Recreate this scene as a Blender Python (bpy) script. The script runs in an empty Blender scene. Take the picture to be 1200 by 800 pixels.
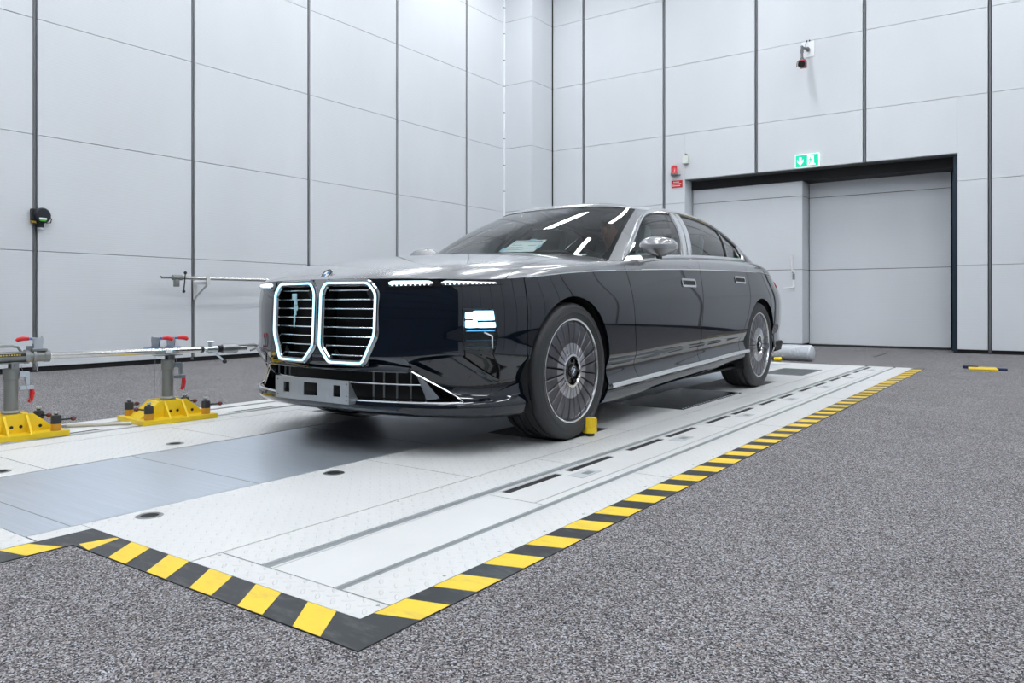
import bpy, bmesh, math, random
import numpy as np
from mathutils import Vector, Matrix, Euler
random.seed(7); rng = np.random.RandomState(7)
scene = bpy.context.scene
COL = scene.collection

# ---------------------------------------------------------------- camera
cam_d = bpy.data.cameras.new('camera'); cam = bpy.data.objects.new('camera', cam_d); COL.objects.link(cam)
cam.location = (3.09, -3.596, 0.74)
cam.rotation_euler = (math.radians(90), 0, math.radians(35.302))
cam_d.sensor_width = 36.0; cam_d.lens = 901.0/1200*36; cam_d.shift_y = -45.0/1200
cam_d.clip_start = 0.05; cam_d.clip_end = 100
scene.camera = cam
# ---------------------------------------------------------------- world, exposure
world = bpy.data.worlds.new('world'); scene.world = world; world.use_nodes = True
world.node_tree.nodes['Background'].inputs[0].default_value = (0.8, 0.88, 1.0, 1)
world.node_tree.nodes['Background'].inputs[1].default_value = 0.02
vs = scene.view_settings
vs.view_transform = 'Standard'; vs.look = 'None'; vs.gamma = 1.0; vs.use_curve_mapping = False
vs.exposure = 0.0
LAMP_W = 27.5          # emission of the ceiling luminaires

# ---------------------------------------------------------------- materials
MATS = {}
def nodes_of(m):
    return m.node_tree.nodes, m.node_tree.links
def mat(name, col, rough=.5, metal=0., coat=0., spec=.5, emit=None, es=0., trans=0., ior=1.45, alpha=1., noise=None, bump=None):
    """noise=(scale, amount) tints base colour; bump=(scale, strength, distance)"""
    m = bpy.data.materials.new(name); m.use_nodes = True
    n, l = nodes_of(m); b = n['Principled BSDF']
    b.inputs['Base Color'].default_value = (*col, 1); b.inputs['Roughness'].default_value = rough
    b.inputs['Metallic'].default_value = metal; b.inputs['Coat Weight'].default_value = coat
    b.inputs['Coat Roughness'].default_value = .02
    b.inputs['Specular IOR Level'].default_value = spec
    b.inputs['IOR'].default_value = ior
    b.inputs['Transmission Weight'].default_value = trans; b.inputs['Alpha'].default_value = alpha
    if emit is not None:
        b.inputs['Emission Color'].default_value = (*emit, 1); b.inputs['Emission Strength'].default_value = es
    tc = None
    if noise or bump:
        tc = n.new('ShaderNodeTexCoord')
    if noise:
        t = n.new('ShaderNodeTexNoise'); t.inputs['Scale'].default_value = noise[0]; t.inputs['Detail'].default_value = 4
        l.new(tc.outputs['Object'], t.inputs['Vector'])
        mx = n.new('ShaderNodeMix'); mx.data_type = 'RGBA'
        a = noise[1]
        mx.inputs['A'].default_value = (*[max(0, c*(1-a)) for c in col], 1); mx.inputs['B'].default_value = (*[min(1, c*(1+a)) for c in col], 1)
        l.new(t.outputs['Fac'], mx.inputs['Factor']); l.new(mx.outputs['Result'], b.inputs['Base Color'])
    if bump:
        t = n.new('ShaderNodeTexNoise'); t.inputs['Scale'].default_value = bump[0]; t.inputs['Detail'].default_value = 3
        l.new(tc.outputs['Object'], t.inputs['Vector'])
        bp = n.new('ShaderNodeBump'); bp.inputs['Strength'].default_value = bump[1]; bp.inputs['Distance'].default_value = bump[2]
        l.new(t.outputs['Fac'], bp.inputs['Height']); l.new(bp.outputs['Normal'], b.inputs['Normal'])
    MATS[name] = m
    return m

def mathn(n, l, op, a, b=None, c=None):
    k = n.new('ShaderNodeMath'); k.operation = op
    for i, v in enumerate((a, b, c)):
        if v is None: continue
        if isinstance(v, (int, float)): k.inputs[i].default_value = v
        else: l.new(v, k.inputs[i])
    return k.outputs[0]

def mat_wall():
    m = mat('wall_panel', (.69, .715, .75), .55, spec=.35)
    n, l = nodes_of(m); b = n['Principled BSDF']
    tc = n.new('ShaderNodeTexCoord')
    # fine corrugation: thin horizontal lines, plus faint dirt clouds
    sep = n.new('ShaderNodeSeparateXYZ'); l.new(tc.outputs['Object'], sep.inputs[0])
    w = mathn(n, l, 'SINE', mathn(n, l, 'MULTIPLY', sep.outputs['Z'], 2*math.pi/.025))
    t = n.new('ShaderNodeTexNoise'); t.inputs['Scale'].default_value = .9; t.inputs['Detail'].default_value = 5
    mp = n.new('ShaderNodeMapping'); mp.inputs['Scale'].default_value = (1, 1, .45)
    l.new(tc.outputs['Object'], mp.inputs[0]); l.new(mp.outputs[0], t.inputs['Vector'])
    f = mathn(n, l, 'ADD', mathn(n, l, 'MULTIPLY', t.outputs['Fac'], .16), mathn(n, l, 'MULTIPLY', w, .012))
    v = mathn(n, l, 'ADD', f, .92)
    hs = n.new('ShaderNodeHueSaturation'); hs.inputs['Color'].default_value = (.69, .715, .75, 1); l.new(v, hs.inputs['Value'])
    l.new(hs.outputs[0], b.inputs['Base Color'])
    bp = n.new('ShaderNodeBump'); bp.inputs['Strength'].default_value = .12; bp.inputs['Distance'].default_value = .002
    l.new(w, bp.inputs['Height']); l.new(bp.outputs[0], b.inputs['Normal'])
    return m

def mat_carpet():
    m = mat('granulate_floor', (.17, .165, .175), .9, spec=.2)
    n, l = nodes_of(m); b = n['Principled BSDF']
    tc = n.new('ShaderNodeTexCoord')
    vo = n.new('ShaderNodeTexVoronoi'); vo.inputs['Scale'].default_value = 290; l.new(tc.outputs['Object'], vo.inputs['Vector'])
    sc = n.new('ShaderNodeSeparateColor'); l.new(vo.outputs['Color'], sc.inputs[0])
    r = n.new('ShaderNodeValToRGB'); cr = r.color_ramp; cr.interpolation = 'CONSTANT'
    cr.elements[0].color = (.028, .029, .034, 1); cr.elements[0].position = 0
    cr.elements[1].color = (.092, .085, .087, 1); cr.elements[1].position = .22
    for p, c in ((.45, (.172, .160, .165, 1)), (.62, (.23, .22, .22, 1)), (.74, (.31, .30, .315, 1)), (.88, (.42, .43, .47, 1)), (.97, (.26, .20, .16, 1))):
        e = cr.elements.new(p); e.color = c
    l.new(sc.outputs['Red'], r.inputs[0])
    t = n.new('ShaderNodeTexNoise'); t.inputs['Scale'].default_value = 2.2; t.inputs['Detail'].default_value = 6
    l.new(tc.outputs['Object'], t.inputs['Vector'])
    v = mathn(n, l, 'ADD', mathn(n, l, 'MULTIPLY', t.outputs['Fac'], .5), .97)
    hs = n.new('ShaderNodeHueSaturation'); l.new(r.outputs[0], hs.inputs['Color']); l.new(v, hs.inputs['Value'])
    l.new(hs.outputs[0], b.inputs['Base Color'])
    bp = n.new('ShaderNodeBump'); bp.inputs['Strength'].default_value = .55; bp.inputs['Distance'].default_value = .004; bp.invert = True
    l.new(vo.outputs['Distance'], bp.inputs['Height']); l.new(bp.outputs[0], b.inputs['Normal'])
    return m

def mat_chequer(name, col, strength=.75, rough=.42):
    """painted tread plate: raised lozenges laid alternately in two directions"""
    m = mat(name, col, rough, spec=.5)
    n, l = nodes_of(m); b = n['Principled BSDF']
    tc = n.new('ShaderNodeTexCoord'); sep = n.new('ShaderNodeSeparateXYZ'); l.new(tc.outputs['Object'], sep.inputs[0])
    P = .056
    def cell(off):
        hs = []
        u = mathn(n, l, 'ADD', mathn(n, l, 'DIVIDE', sep.outputs['X'], P), off); v = mathn(n, l, 'ADD', mathn(n, l, 'DIVIDE', sep.outputs['Y'], P), off)
        u = mathn(n, l, 'SUBTRACT', mathn(n, l, 'FRACT', u), .5); v = mathn(n, l, 'SUBTRACT', mathn(n, l, 'FRACT', v), .5)
        s = 1 if off == 0 else -1
        a = mathn(n, l, 'ADD', u, mathn(n, l, 'MULTIPLY', v, s)); c = mathn(n, l, 'SUBTRACT', u, mathn(n, l, 'MULTIPLY', v, s))
        d = mathn(n, l, 'ADD', mathn(n, l, 'POWER', mathn(n, l, 'MULTIPLY', a, 2.1), 2), mathn(n, l, 'POWER', mathn(n, l, 'MULTIPLY', c, 6.5), 2))
        return mathn(n, l, 'MAXIMUM', mathn(n, l, 'SUBTRACT', 1, d), 0)
    h = mathn(n, l, 'ADD', cell(0), cell(.5))
    h = mathn(n, l, 'MINIMUM', h, .45)
    bp = n.new('ShaderNodeBump'); bp.inputs['Strength'].default_value = strength; bp.inputs['Distance'].default_value = .006
    l.new(h, bp.inputs['Height']); l.new(bp.outputs[0], b.inputs['Normal'])
    t = n.new('ShaderNodeTexNoise'); t.inputs['Scale'].default_value = 3; t.inputs['Detail'].default_value = 6; l.new(tc.outputs['Object'], t.inputs['Vector'])
    v = mathn(n, l, 'ADD', mathn(n, l, 'MULTIPLY', t.outputs['Fac'], .14), .92)
    hs = n.new('ShaderNodeHueSaturation'); hs.inputs['Color'].default_value = (*col, 1); l.new(v, hs.inputs['Value'])
    l.new(hs.outputs[0], b.inputs['Base Color'])
    return m

def mat_belt():
    m = mat('brushed_belt', (.40, .43, .47), .33, metal=.75)
    n, l = nodes_of(m); b = n['Principled BSDF']
    tc = n.new('ShaderNodeTexCoord'); mp = n.new('ShaderNodeMapping'); mp.inputs['Scale'].default_value = (2, 90, 1)
    l.new(tc.outputs['Object'], mp.inputs[0])
    t = n.new('ShaderNodeTexNoise'); t.inputs['Scale'].default_value = 1; t.inputs['Detail'].default_value = 5; l.new(mp.outputs[0], t.inputs['Vector'])
    v = mathn(n, l, 'ADD', mathn(n, l, 'MULTIPLY', t.outputs['Fac'], .3), .85)
    hs = n.new('ShaderNodeHueSaturation'); hs.inputs['Color'].default_value = (.70, .76, .84, 1); l.new(v, hs.inputs['Value']); l.new(hs.outputs[0], b.inputs['Base Color'])
    l.new(mathn(n, l, 'ADD', mathn(n, l, 'MULTIPLY', t.outputs['Fac'], .2), .22), b.inputs['Roughness'])
    return m

def mat_scuffed(name, col, scuff, rough):
    m = mat(name, col, rough, spec=.5)
    n, l = nodes_of(m); b = n['Principled BSDF']
    tc = n.new('ShaderNodeTexCoord'); mp = n.new('ShaderNodeMapping'); mp.inputs['Scale'].default_value = (9, 26, 1); mp.inputs['Rotation'].default_value = (0, 0, .6)
    l.new(tc.outputs['Object'], mp.inputs[0])
    t = n.new('ShaderNodeTexNoise'); t.inputs['Scale'].default_value = 1; t.inputs['Detail'].default_value = 8; t.inputs['Roughness'].default_value = .7; l.new(mp.outputs[0], t.inputs['Vector'])
    r = n.new('ShaderNodeValToRGB'); r.color_ramp.elements[0].position = .5; r.color_ramp.elements[1].position = .85
    r.color_ramp.elements[0].color = (*col, 1); r.color_ramp.elements[1].color = (*scuff, 1)
    l.new(t.outputs['Fac'], r.inputs[0]); l.new(r.outputs[0], b.inputs['Base Color'])
    return m

WALL = mat_wall()
CARPET = mat_carpet()
CHEQ = mat_chequer('white_tread_plate', (.715, .72, .72))
PLAIN = mat('white_steel', (.715, .72, .72), .42, noise=(5, .06))
BELT = mat_belt()
DARK = mat('dark_gap', (.012, .012, .014), .7)
PROFILE = mat('joint_profile_grey', (.16, .17, .18), .45, metal=.3)
BLACKMETAL = mat('black_metal', (.02, .022, .026), .4, metal=.3)
BLUEBLACK = mat('blue_black_rail', (.025, .04, .06), .35, metal=.4)
GROOVE = mat('groove_steel', (.30, .33, .34), .4, metal=.5)
SEAM = mat('seam_dark', (.10, .11, .12), .7)
YEL = mat_scuffed('hazard_yellow', (.90, .62, .035), (.55, .42, .10), .45)
BLK = mat_scuffed('hazard_black', (.022, .025, .03), (.16, .16, .15), .38)
WHITE = mat('white_enamel', (.85, .86, .87), .35)
CEIL = mat('ceiling_white', (.78, .79, .81), .7)
STEEL = mat('steel', (.30, .31, .32), .30, metal=.9, noise=(20, .12))
ZINC = mat('zinc_plated', (.62, .67, .72), .28, metal=.95)
GALV = mat('grey_painted_tube', (.24, .25, .245), .35, metal=.5, noise=(12, .1))
CHROME = mat('chrome', (.80, .81, .82), .07, metal=1.)
YPAINT = mat('yellow_paint', (.88, .62, .02), .38, noise=(9, .1))
ORANGE = mat('amber_resin', (.60, .30, .03), .35)
RED = mat('red_plastic', (.62, .02, .025), .3)
DRED = mat('dark_red_knob', (.10, .012, .016), .2, coat=.5)
BLUE = mat('blue_paint', (.05, .16, .42), .35)
RUBBER = mat('black_rubber', (.030, .032, .035), .5)
FOIL = mat('aluminium_foil', (.66, .69, .73), .35, metal=.35, bump=(90, .5, .006))

# ---------------------------------------------------------------- mesh helpers
class MB:
    def __init__(s): s.v = []; s.f = []; s.m = []; s.sm = []
    def add(s, vs, fs, mi=0, smooth=False, M=None):
        o = len(s.v)
        for p in vs:
            p = Vector(p)
            if M is not None: p = M @ p
            s.v.append(tuple(p))
        for f in fs: s.f.append(tuple(i+o for i in f)); s.m.append(mi); s.sm.append(smooth)
        return s
    def box(s, a, b, mi=0, M=None, bev=0.):
        x0, x1 = sorted((a[0], b[0])); y0, y1 = sorted((a[1], b[1])); z0, z1 = sorted((a[2], b[2]))
        if bev <= 0:
            vs = [(x, y, z) for z in (z0, z1) for y in (y0, y1) for x in (x0, x1)]
            fs = [(0, 2, 3, 1), (4, 5, 7, 6), (0, 1, 5, 4), (2, 6, 7, 3), (0, 4, 6, 2), (1, 3, 7, 5)]
            return s.add(vs, fs, mi, False, M)
        bm = bmesh.new(); bmesh.ops.create_cube(bm, size=1)
        for v in bm.verts: v.co = Vector(((x0+x1)/2+v.co.x*(x1-x0), (y0+y1)/2+v.co.y*(y1-y0), (z0+z1)/2+v.co.z*(z1-z0)))
        bmesh.ops.bevel(bm, geom=bm.edges[:], offset=min(bev, .49*min(x1-x0, y1-y0, z1-z0)), segments=2, affect='EDGES', profile=.5)
        bm.verts.index_update()
        r = s.add([v.co.copy() for v in bm.verts], [[v.index for v in f.verts] for f in bm.faces], mi, False, M); bm.free(); return r
    def tube(s, pts, r, n=12, mi=0, cap=True, M=None, smooth=True, closed=False):
        pts = [Vector(p) for p in pts]; N = len(pts)
        rs = r if isinstance(r, (list, tuple)) else [r]*N
        vs, fs = [], []; up = None
        for i, p in enumerate(pts):
            a = pts[(i-1) % N] if (i > 0 or closed) else p; b = pts[(i+1) % N] if (i < N-1 or closed) else p
            t = (b-a).normalized() if (b-a).length > 1e-9 else Vector((0, 0, 1))
            if up is None: up = Vector((0, 0, 1)) if abs(t.z) < .9 else Vector((1, 0, 0))
            e1 = t.cross(up)
            if e1.length < 1e-6: e1 = t.cross(Vector((1, .3, 0)))
            e1.normalize(); e2 = t.cross(e1).normalized(); up = -e2 if e2.dot(up) < 0 else e2
            e1 = up.cross(t).normalized()
            for k in range(n):
                an = 2*math.pi*k/n; vs.append(p+rs[i]*(e1*math.cos(an)+up*math.sin(an)))
        for i in range(N if closed else N-1):
            for k in range(n):
                j = (i+1) % N; fs.append((i*n+k, i*n+(k+1) % n, j*n+(k+1) % n, j*n+k))
        s.add(vs, fs, mi, smooth, M)
        if cap and not closed:
            s.add(vs[:n], [tuple(range(n))[::-1]], mi, False, M); s.add(vs[-n:], [tuple(range(n))], mi, False, M)
        return s
    def lathe(s, prof, n=32, mi=0, M=None, smooth=True, axis='z'):
        vs, fs = [], []
        for (r, z) in prof:
            for k in range(n):
                a = 2*math.pi*k/n
                vs.append((r*math.cos(a), r*math.sin(a), z) if axis == 'z' else (z, r*math.cos(a), r*math.sin(a)))
        for i in range(len(prof)-1):
            for k in range(n): fs.append((i*n+k, i*n+(k+1) % n, (i+1)*n+(k+1) % n, (i+1)*n+k))
        return s.add(vs, fs, mi, smooth, M)
    def cyl(s, p, q, r, n=16, mi=0, M=None): return s.tube([p, q], r, n, mi, True, M)
    def prism(s, poly, z0, z1, mi=0, M=None):
        """poly in xy, extruded in z"""
        n = len(poly)
        vs = [(x, y, z0) for x, y in poly]+[(x, y, z1) for x, y in poly]
        fs = [tuple(range(n))[::-1], tuple(range(n, 2*n))]+[(i, (i+1) % n, n+(i+1) % n, n+i) for i in range(n)]
        return s.add(vs, fs, mi, False, M)
    def sphere(s, c, r, n=12, mi=0, sc=(1, 1, 1), M=None):
        vs, fs = [], []; m = n//2
        for i in range(m+1):
            th = math.pi*i/m
            for k in range(n):
                a = 2*math.pi*k/n; vs.append((c[0]+r*sc[0]*math.sin(th)*math.cos(a), c[1]+r*sc[1]*math.sin(th)*math.sin(a), c[2]-r*sc[2]*math.cos(th)))
        for i in range(m):
            for k in range(n): fs.append((i*n+k, i*n+(k+1) % n, (i+1)*n+(k+1) % n, (i+1)*n+k))
        return s.add(vs, fs, mi, True, M)
    def mesh(s, name, mats):
        me = bpy.data.meshes.new(name); me.from_pydata(s.v, [], s.f); me.update()
        for m in (mats if isinstance(mats, (list, tuple)) else [mats]): me.materials.append(m)
        for p, mi, sm in zip(me.polygons, s.m, s.sm): p.material_index = mi; p.use_smooth = sm
        return me
    def build(s, name, mats, parent=None, label=None, fix=True):
        me = s.mesh(name, mats)
        if fix:
            bm = bmesh.new(); bm.from_mesh(me); bmesh.ops.recalc_face_normals(bm, faces=bm.faces[:]); bm.to_mesh(me); bm.free()
        if any(s.sm): me.set_sharp_from_angle(angle=math.radians(38))
        return link(name, me, parent, label)
def link(name, me, parent=None, label=None, loc=None, rot=None):
    o = bpy.data.objects.new(name, me); COL.objects.link(o)
    if parent is not None: o.parent = parent
    if label: o['label'] = label
    if loc is not None: o.location = loc
    if rot is not None: o.rotation_euler = rot
    return o
def tag(o, label=None, cat=None, group=None, kind=None):
    if label: o['label'] = label
    if cat: o['category'] = cat
    if group: o['group'] = group
    if kind: o['kind'] = kind
    return o
def thing(name, label, cat, loc=(0, 0, 0), rz=0, group=None):
    return tag(link(name, None, None, None, loc, (0, 0, rz)), label, cat, group)
def struct(name, mb, mats, label=None):
    o = mb.build(name, mats); o['kind'] = 'structure'
    if label: o['label'] = label
    return o
def copy_tree(o, parent=None):
    c = o.copy(); COL.objects.link(c); c.parent = parent
    for ch in list(o.children): copy_tree(ch, c)
    return c
def RZ(a): return Matrix.Rotation(a, 4, 'Z')
def T(x, y, z): return Matrix.Translation((x, y, z))
# ================================================================ ROOM
XL, YB, XR, YF, HC = -5.87, 9.54, 7.4, -6.6, 7.6     # left wall, back wall, right wall, wall behind camera, ceiling
ZL = [.055, 1.30, 2.55, 3.80, 5.05, 6.30, HC]
fl = MB()
for (a, b, c, d_) in ((XL-.4, -1.871, YF-.3, 11.4), (1.878, XR+.3, YF-.3, 11.4), (-1.871, 1.878, 6.201, 11.4), (-1.871, .629, YF-.3, -4.601), (.629, 1.878, YF-.3, -2.451)):
    fl.box((a, c, -.25), (b, d_, -.003))
floor = struct('floor', fl, CARPET, 'speckled grey granulate floor of the test hall')
ceiling = struct('ceiling', MB().box((XL-.4, YF-.3, HC), (XR+.3, 11.4, HC+.15)), CEIL, 'white ceiling of the test hall')

def wall_panels(parent, fn, joints, zl, skip=None, gv=.054, gh=.0055):
    """fn(a0,a1,z0,z1)->(boxlo,boxhi) in world; joints: positions of vertical joints"""
    for i in range(len(joints)-1):
        for k in range(len(zl)-1):
            a0, a1, z0, z1 = joints[i]+gv/2, joints[i+1]-gv/2, zl[k]+(gh/2 if k else 0), zl[k+1]-gh/2
            cells = skip(a0, a1, z0, z1) if skip else [(a0, a1, z0, z1)]
            for c in cells:
                lo, hi = fn(*c)
                MB().box(lo, hi, bev=.004).build('panel', WALL, parent)

# left wall
wl = struct('wall_left', MB().box((XL-.25, YF-.3, -.012), (XL-.07, 8.79, HC)), DARK, 'long left wall of pale perforated metal panels')
JL = [0.19+1.853*k for k in range(-4, 5)]
JL[0] = YF; JL.append(8.79)
wall_panels(wl, lambda a0, a1, z0, z1: ((XL-.07, a0, z0), (XL, a1, z1)), JL, ZL)
for y in JL[1:-1]:
    MB().tube([(XL-.035, y, .02), (XL-.035, y, HC-.01)], .021, 10).build('joint_profile', PROFILE, wl)
MB().box((XL-.069, YF, -.011), (XL-.03, 8.79, .054)).build('plinth', DARK, wl)

# corner column
cc = struct('wall_corner', MB().box((XL-.25, 8.815, -.012), (-5.23, YB+.35, HC)), DARK, 'square boxed-out column in the far corner')
for k in range(len(ZL)-1):
    z0, z1 = ZL[k]+(.004 if k else 0), ZL[k+1]-.004
    MB().box((XL+.012, 8.79, z0), (-5.215, 8.812, z1), bev=.003).build('panel', WALL, cc)
    MB().box((-5.228, 8.813, z0), (-5.205, YB-.03, z1), bev=.003).build('panel', WALL, cc)
# white light-guide strip standing in the corner
tr = struct('trim_1', MB().box((XL+.003, 8.755, .06), (XL+.028, 8.787, HC-.02)), mat('white_strip', (.9, .92, .95), .3), 'white vertical strip with small clips in the far corner')
for k in range(14): MB().box((XL+.001, 8.752, .35+.52*k), (XL+.030, 8.789, .362+.52*k)).build('clip', PROFILE, tr)

# back wall with the door opening
OX0, OX1, OZ = -2.388, 1.891, 2.97
wb = MB()
wb.box((-5.205, YB+.07, -.012), (OX0-.03, YB+.3, HC)); wb.box((OX1+.03, YB+.07, -.012), (XR+.3, YB+.3, HC)); wb.box((OX0-.03, YB+.07, OZ+.02), (OX1+.03, YB+.3, HC))
wback = struct('wall_back', wb, DARK, 'far wall of pale metal panels with a wide door opening')
JB = [-5.225, -4.493, -2.794, -1.100, .613, 2.301, 4.0, 5.7, XR]
def skip_open(a0, a1, z0, z1):
    out = []
    if a1 <= OX0 or a0 >= OX1 or z0 >= OZ: return [(a0, a1, z0, z1)]
    if a0 < OX0: out.append((a0, OX0, z0, min(z1, 9)))
    if a1 > OX1: out.append((OX1, a1, z0, z1))
    if z1 > OZ: out.append((max(a0, OX0+.001), min(a1, OX1-.001), OZ, z1))
    return out
wall_panels(wback, lambda a0, a1, z0, z1: ((a0, YB, z0), (a1, YB+.07, z1)), JB, ZL, skip_open)
for x in JB[1:-1]:
    z0 = OZ+.0 if OX0 < x < OX1 else .02
    MB().tube([(x, YB+.035, z0), (x, YB+.035, HC-.01)], .021, 10).build('joint_profile', PROFILE, wback)
MB().box((-5.19, YB+.04, -.011), (OX0, YB+.069, .054)).build('plinth', DARK, wback)
MB().box((OX1, YB+.04, -.011), (XR, YB+.069, .054)).build('plinth', DARK, wback)
# reveal of the opening: left jamb, soffit, right post
MB().box((OX0-.028, YB+.072, -.011), (OX0, 10.0, OZ+.02), bev=.003).build('jamb', WALL, wback)
MB().box((OX0, YB+.072, OZ-.002), (OX1, YB+.32, OZ+.018)).build('soffit', GALV, wback)
MB().box((OX0-.02, YB+.32, OZ-.16), (OX1+.02, 11.2, OZ+.02)).build('soffit', DARK, wback)
MB().box((OX1-.06, YB+.09, -.011), (OX1+.02, YB+.40, OZ-.01)).build('post', BLUEBLACK, wback)
MB().box((OX1-.13, YB+.62, -.011), (OX1+.02, YB+.70, OZ-.02)).build('post', BLUEBLACK, wback)
MB().box((OX0-.3, 11.0, -.012), (OX1+.3, 11.2, OZ+.1)).build('back_panel', DARK, wback)
# the two leaves of the door
d1 = struct('door_1', MB().box((OX0+.02, 9.90, .05), (-.442, 10.33, 2.885)), DARK, 'left leaf of the large panelled door, with lever handle')
for z0, z1 in ((.05, 1.305), (1.313, 2.556), (2.564, 2.885)):
    MB().box((OX0+.02, 9.885, z0), (-.442, 9.902, z1), bev=.003).build('panel', WALL, d1)
    MB().box((-.4425, 9.886, z0), (-.425, 10.33, z1), bev=.003).build('panel', WALL, d1)
hp = MB(); hp.box((-.585, 9.865, .98), (-.54, 9.886, 1.30), bev=.006); hp.build('handle_plate', WHITE, d1)
MB().box((-.583, 9.860, 1.14), (-.542, 9.866, 1.24)).build('cylinder_cover', STEEL, d1)
lv = MB(); lv.cyl((-.56, 9.886, 1.005), (-.56, 9.820, 1.005), .011); lv.tube([(-.56, 9.815, 1.005), (-.60, 9.810, 1.003), (-.71, 9.815, .995)], .012, 10); lv.build('lever', WHITE, d1)
gp = MB(); gp.tube([(-.585, 9.880, 1.55), (-.585, 9.830, 1.54), (-.578, 9.825, 1.40), (-.575, 9.830, 1.27), (-.575, 9.880, 1.26)], .016, 10); gp.build('pull_grip', WHITE, d1)
d2 = struct('door_2', MB().box((-.42, 10.30, .035), (1.735, 10.5, 2.95)), DARK, 'right leaf of the large panelled door, set deeper')
for z0, z1 in ((.035, 1.305), (1.313, 2.556), (2.564, 2.93)):
    MB().box((-.41, 10.285, z0), (1.73, 10.302, z1), bev=.003).build('panel', WALL, d2)
MB().box((-.41, 10.27, -.011), (1.735, 10.30, .03)).build('seal', RUBBER, d2)

# the walls the camera does not see
wr = struct('wall_right', MB().box((XR+.07, YF-.3, -.012), (XR+.25, YB, HC)), DARK, 'pale metal wall on the right, out of view')
JR = [YF]+[-4.75+1.853*k for k in range(8)]+[YB]
wall_panels(wr, lambda a0, a1, z0, z1: ((XR, a0, z0), (XR+.07, a1, z1)), JR, ZL)
wf = struct('wall_front', MB().box((XL-.07, YF-.3, -.012), (XR, YF-.07, HC)), DARK, 'pale metal wall behind the photographer, with an added dark gate')
GX0, GX1, GZ = -3.4, 6.4, 3.80
def skip_gate(a0, a1, z0, z1):
    if a1 <= GX0 or a0 >= GX1 or z0 >= GZ-.01: return [(a0, a1, z0, z1)]
    out = []
    if a0 < GX0: out.append((a0, GX0, z0, z1))
    if a1 > GX1: out.append((GX1, a1, z0, z1))
    return out
JF = [XL]+[-4.4+1.853*k for k in range(6)]+[XR]
wall_panels(wf, lambda a0, a1, z0, z1: ((a0, YF-.07, z0), (a1, YF, z1)), JF, ZL, skip_gate)
d3 = struct('added_gate', MB().box((GX0, YF-.069, 0), (GX1, YF-.05, GZ-.02)), DARK, 'wide dark gate added out of view to darken the reflections on the car nose')  # added unseen gate, gives the glossy nose something dark to reflect
GATE = mat('added_gate_dark', (.085, .098, .12), .45)
for k in range(6): MB().box((GX0+.03, YF-.05, .02+.625*k), (GX1-.03, YF-.02, .61+.625*k), bev=.01).build('panel', GATE, d3)

# ceiling luminaires
LAMPM = mat('lamp_diffuser', (.9, .9, .9), .5, emit=(.955, .985, 1.), es=LAMP_W)
def luminaire(x, y, proto=[None]):
    if proto[0] is None:
        t = thing('ceiling_light', 'long tube luminaire hanging under the hall ceiling, out of view', 'light', group='ceiling lights')
        MB().box((-.20, -1.15, .03), (.20, 1.15, .10), bev=.01).build('housing', WHITE, t)
        MB().box((-.17, -1.12, 0), (.17, 1.12, .029), bev=.008).build('diffuser', LAMPM, t)
        MB().cyl((0, -.6, .1), (0, -.6, .42), .006, 6).build('hanger', STEEL, t); MB().cyl((0, .6, .1), (0, .6, .42), .006, 6).build('hanger', STEEL, t)
        proto[0] = t
    else: t = copy_tree(proto[0])
    t.location = (x, y, HC-.42)
for x in (-4.3, -.9, 2.6, 5.9):
    for y in (-5.2, -1.2, 3.0, 7.1): luminaire(x, y)

# ================================================================ TEST PLATFORM
PX0, PX1, PY0, PY1 = -1.87, 1.757, -2.33, 6.2
plat = thing('test_platform', 'flush white steel test platform with a central belt under the car', 'platform', (0, 0, 0))
base = MB(); base.box((PX0, PY0, -.24), (PX1, PY1, -.010)); base.box((PX0, -4.6, -.24), (.505, PY0, -.010)); base.build('sub_frame', SEAM, plat)
def plate(x0, x1, y0, y1, m=CHEQ, name='plate', top=0.): 
    return MB().box((x0, y0, -.0095), (x1, y1, top)).build(name, m, plat)
g = .0032
BX0, BX1 = -.576, .424
# near-side border plates
plate(1.067+g, PX1, PY0, -2.232-g); plate(BX1+g, 1.067-g, PY0, -1.03-g)
ys = [-2.232, -.55, 1.10, 2.76, 4.42, PY1]
for a, b in zip(ys[:-1], ys[1:]): plate(1.067+g, 1.252, a+g, b-g)
for a, b in zip(ys[:-1], ys[1:]): plate(1.584, PX1, a+g, b-g)
# rails (recessed grooves)
MB().box((1.252, -2.23, -.0095), (1.292, PY1, -.006)).build('guide_groove', GROOVE, plat)
MB().box((1.555, -2.23, -.0095), (1.584, PY1, -.006)).build('guide_groove', GROOVE, plat)
plate(1.292, 1.302, -2.23, PY1, PLAIN, 'rail_strip')
# smooth inlay strip with slots
plate(1.3055, 1.555, -2.23, -1.225-g, PLAIN)
def slot_strip(y0, y1, holes):
    # strip from x=1.3055..1.515 with slots cut at x 1.318..1.347
    plate(1.3055, 1.310, y0, y1, PLAIN, 'inlay_strip'); plate(1.352, 1.510, y0, y1, PLAIN, 'inlay_plate')
    e = y0
    for a, b in holes:
        plate(1.310, 1.352, e, a, PLAIN, 'inlay_strip'); e = b
        MB().box((1.3105, a+.001, -.0098), (1.3515, b-.001, -.003)).build('slot', DARK, plat)
    plate(1.310, 1.352, e, y1, PLAIN, 'inlay_strip')
yy = -1.225
while yy < PY1-.2:
    y1 = min(yy+1.055*2, PY1); hs = []
    for k in range(2):
        for o in (.065, .54):
            a = yy+1.055*k+o
            if a+.4 < y1: hs.append((a, a+.40))
    slot_strip(yy+g, y1-g, hs); yy = y1
plate(1.5155, 1.555, -1.225+g, PY1, PLAIN, 'rail_strip')
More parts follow.
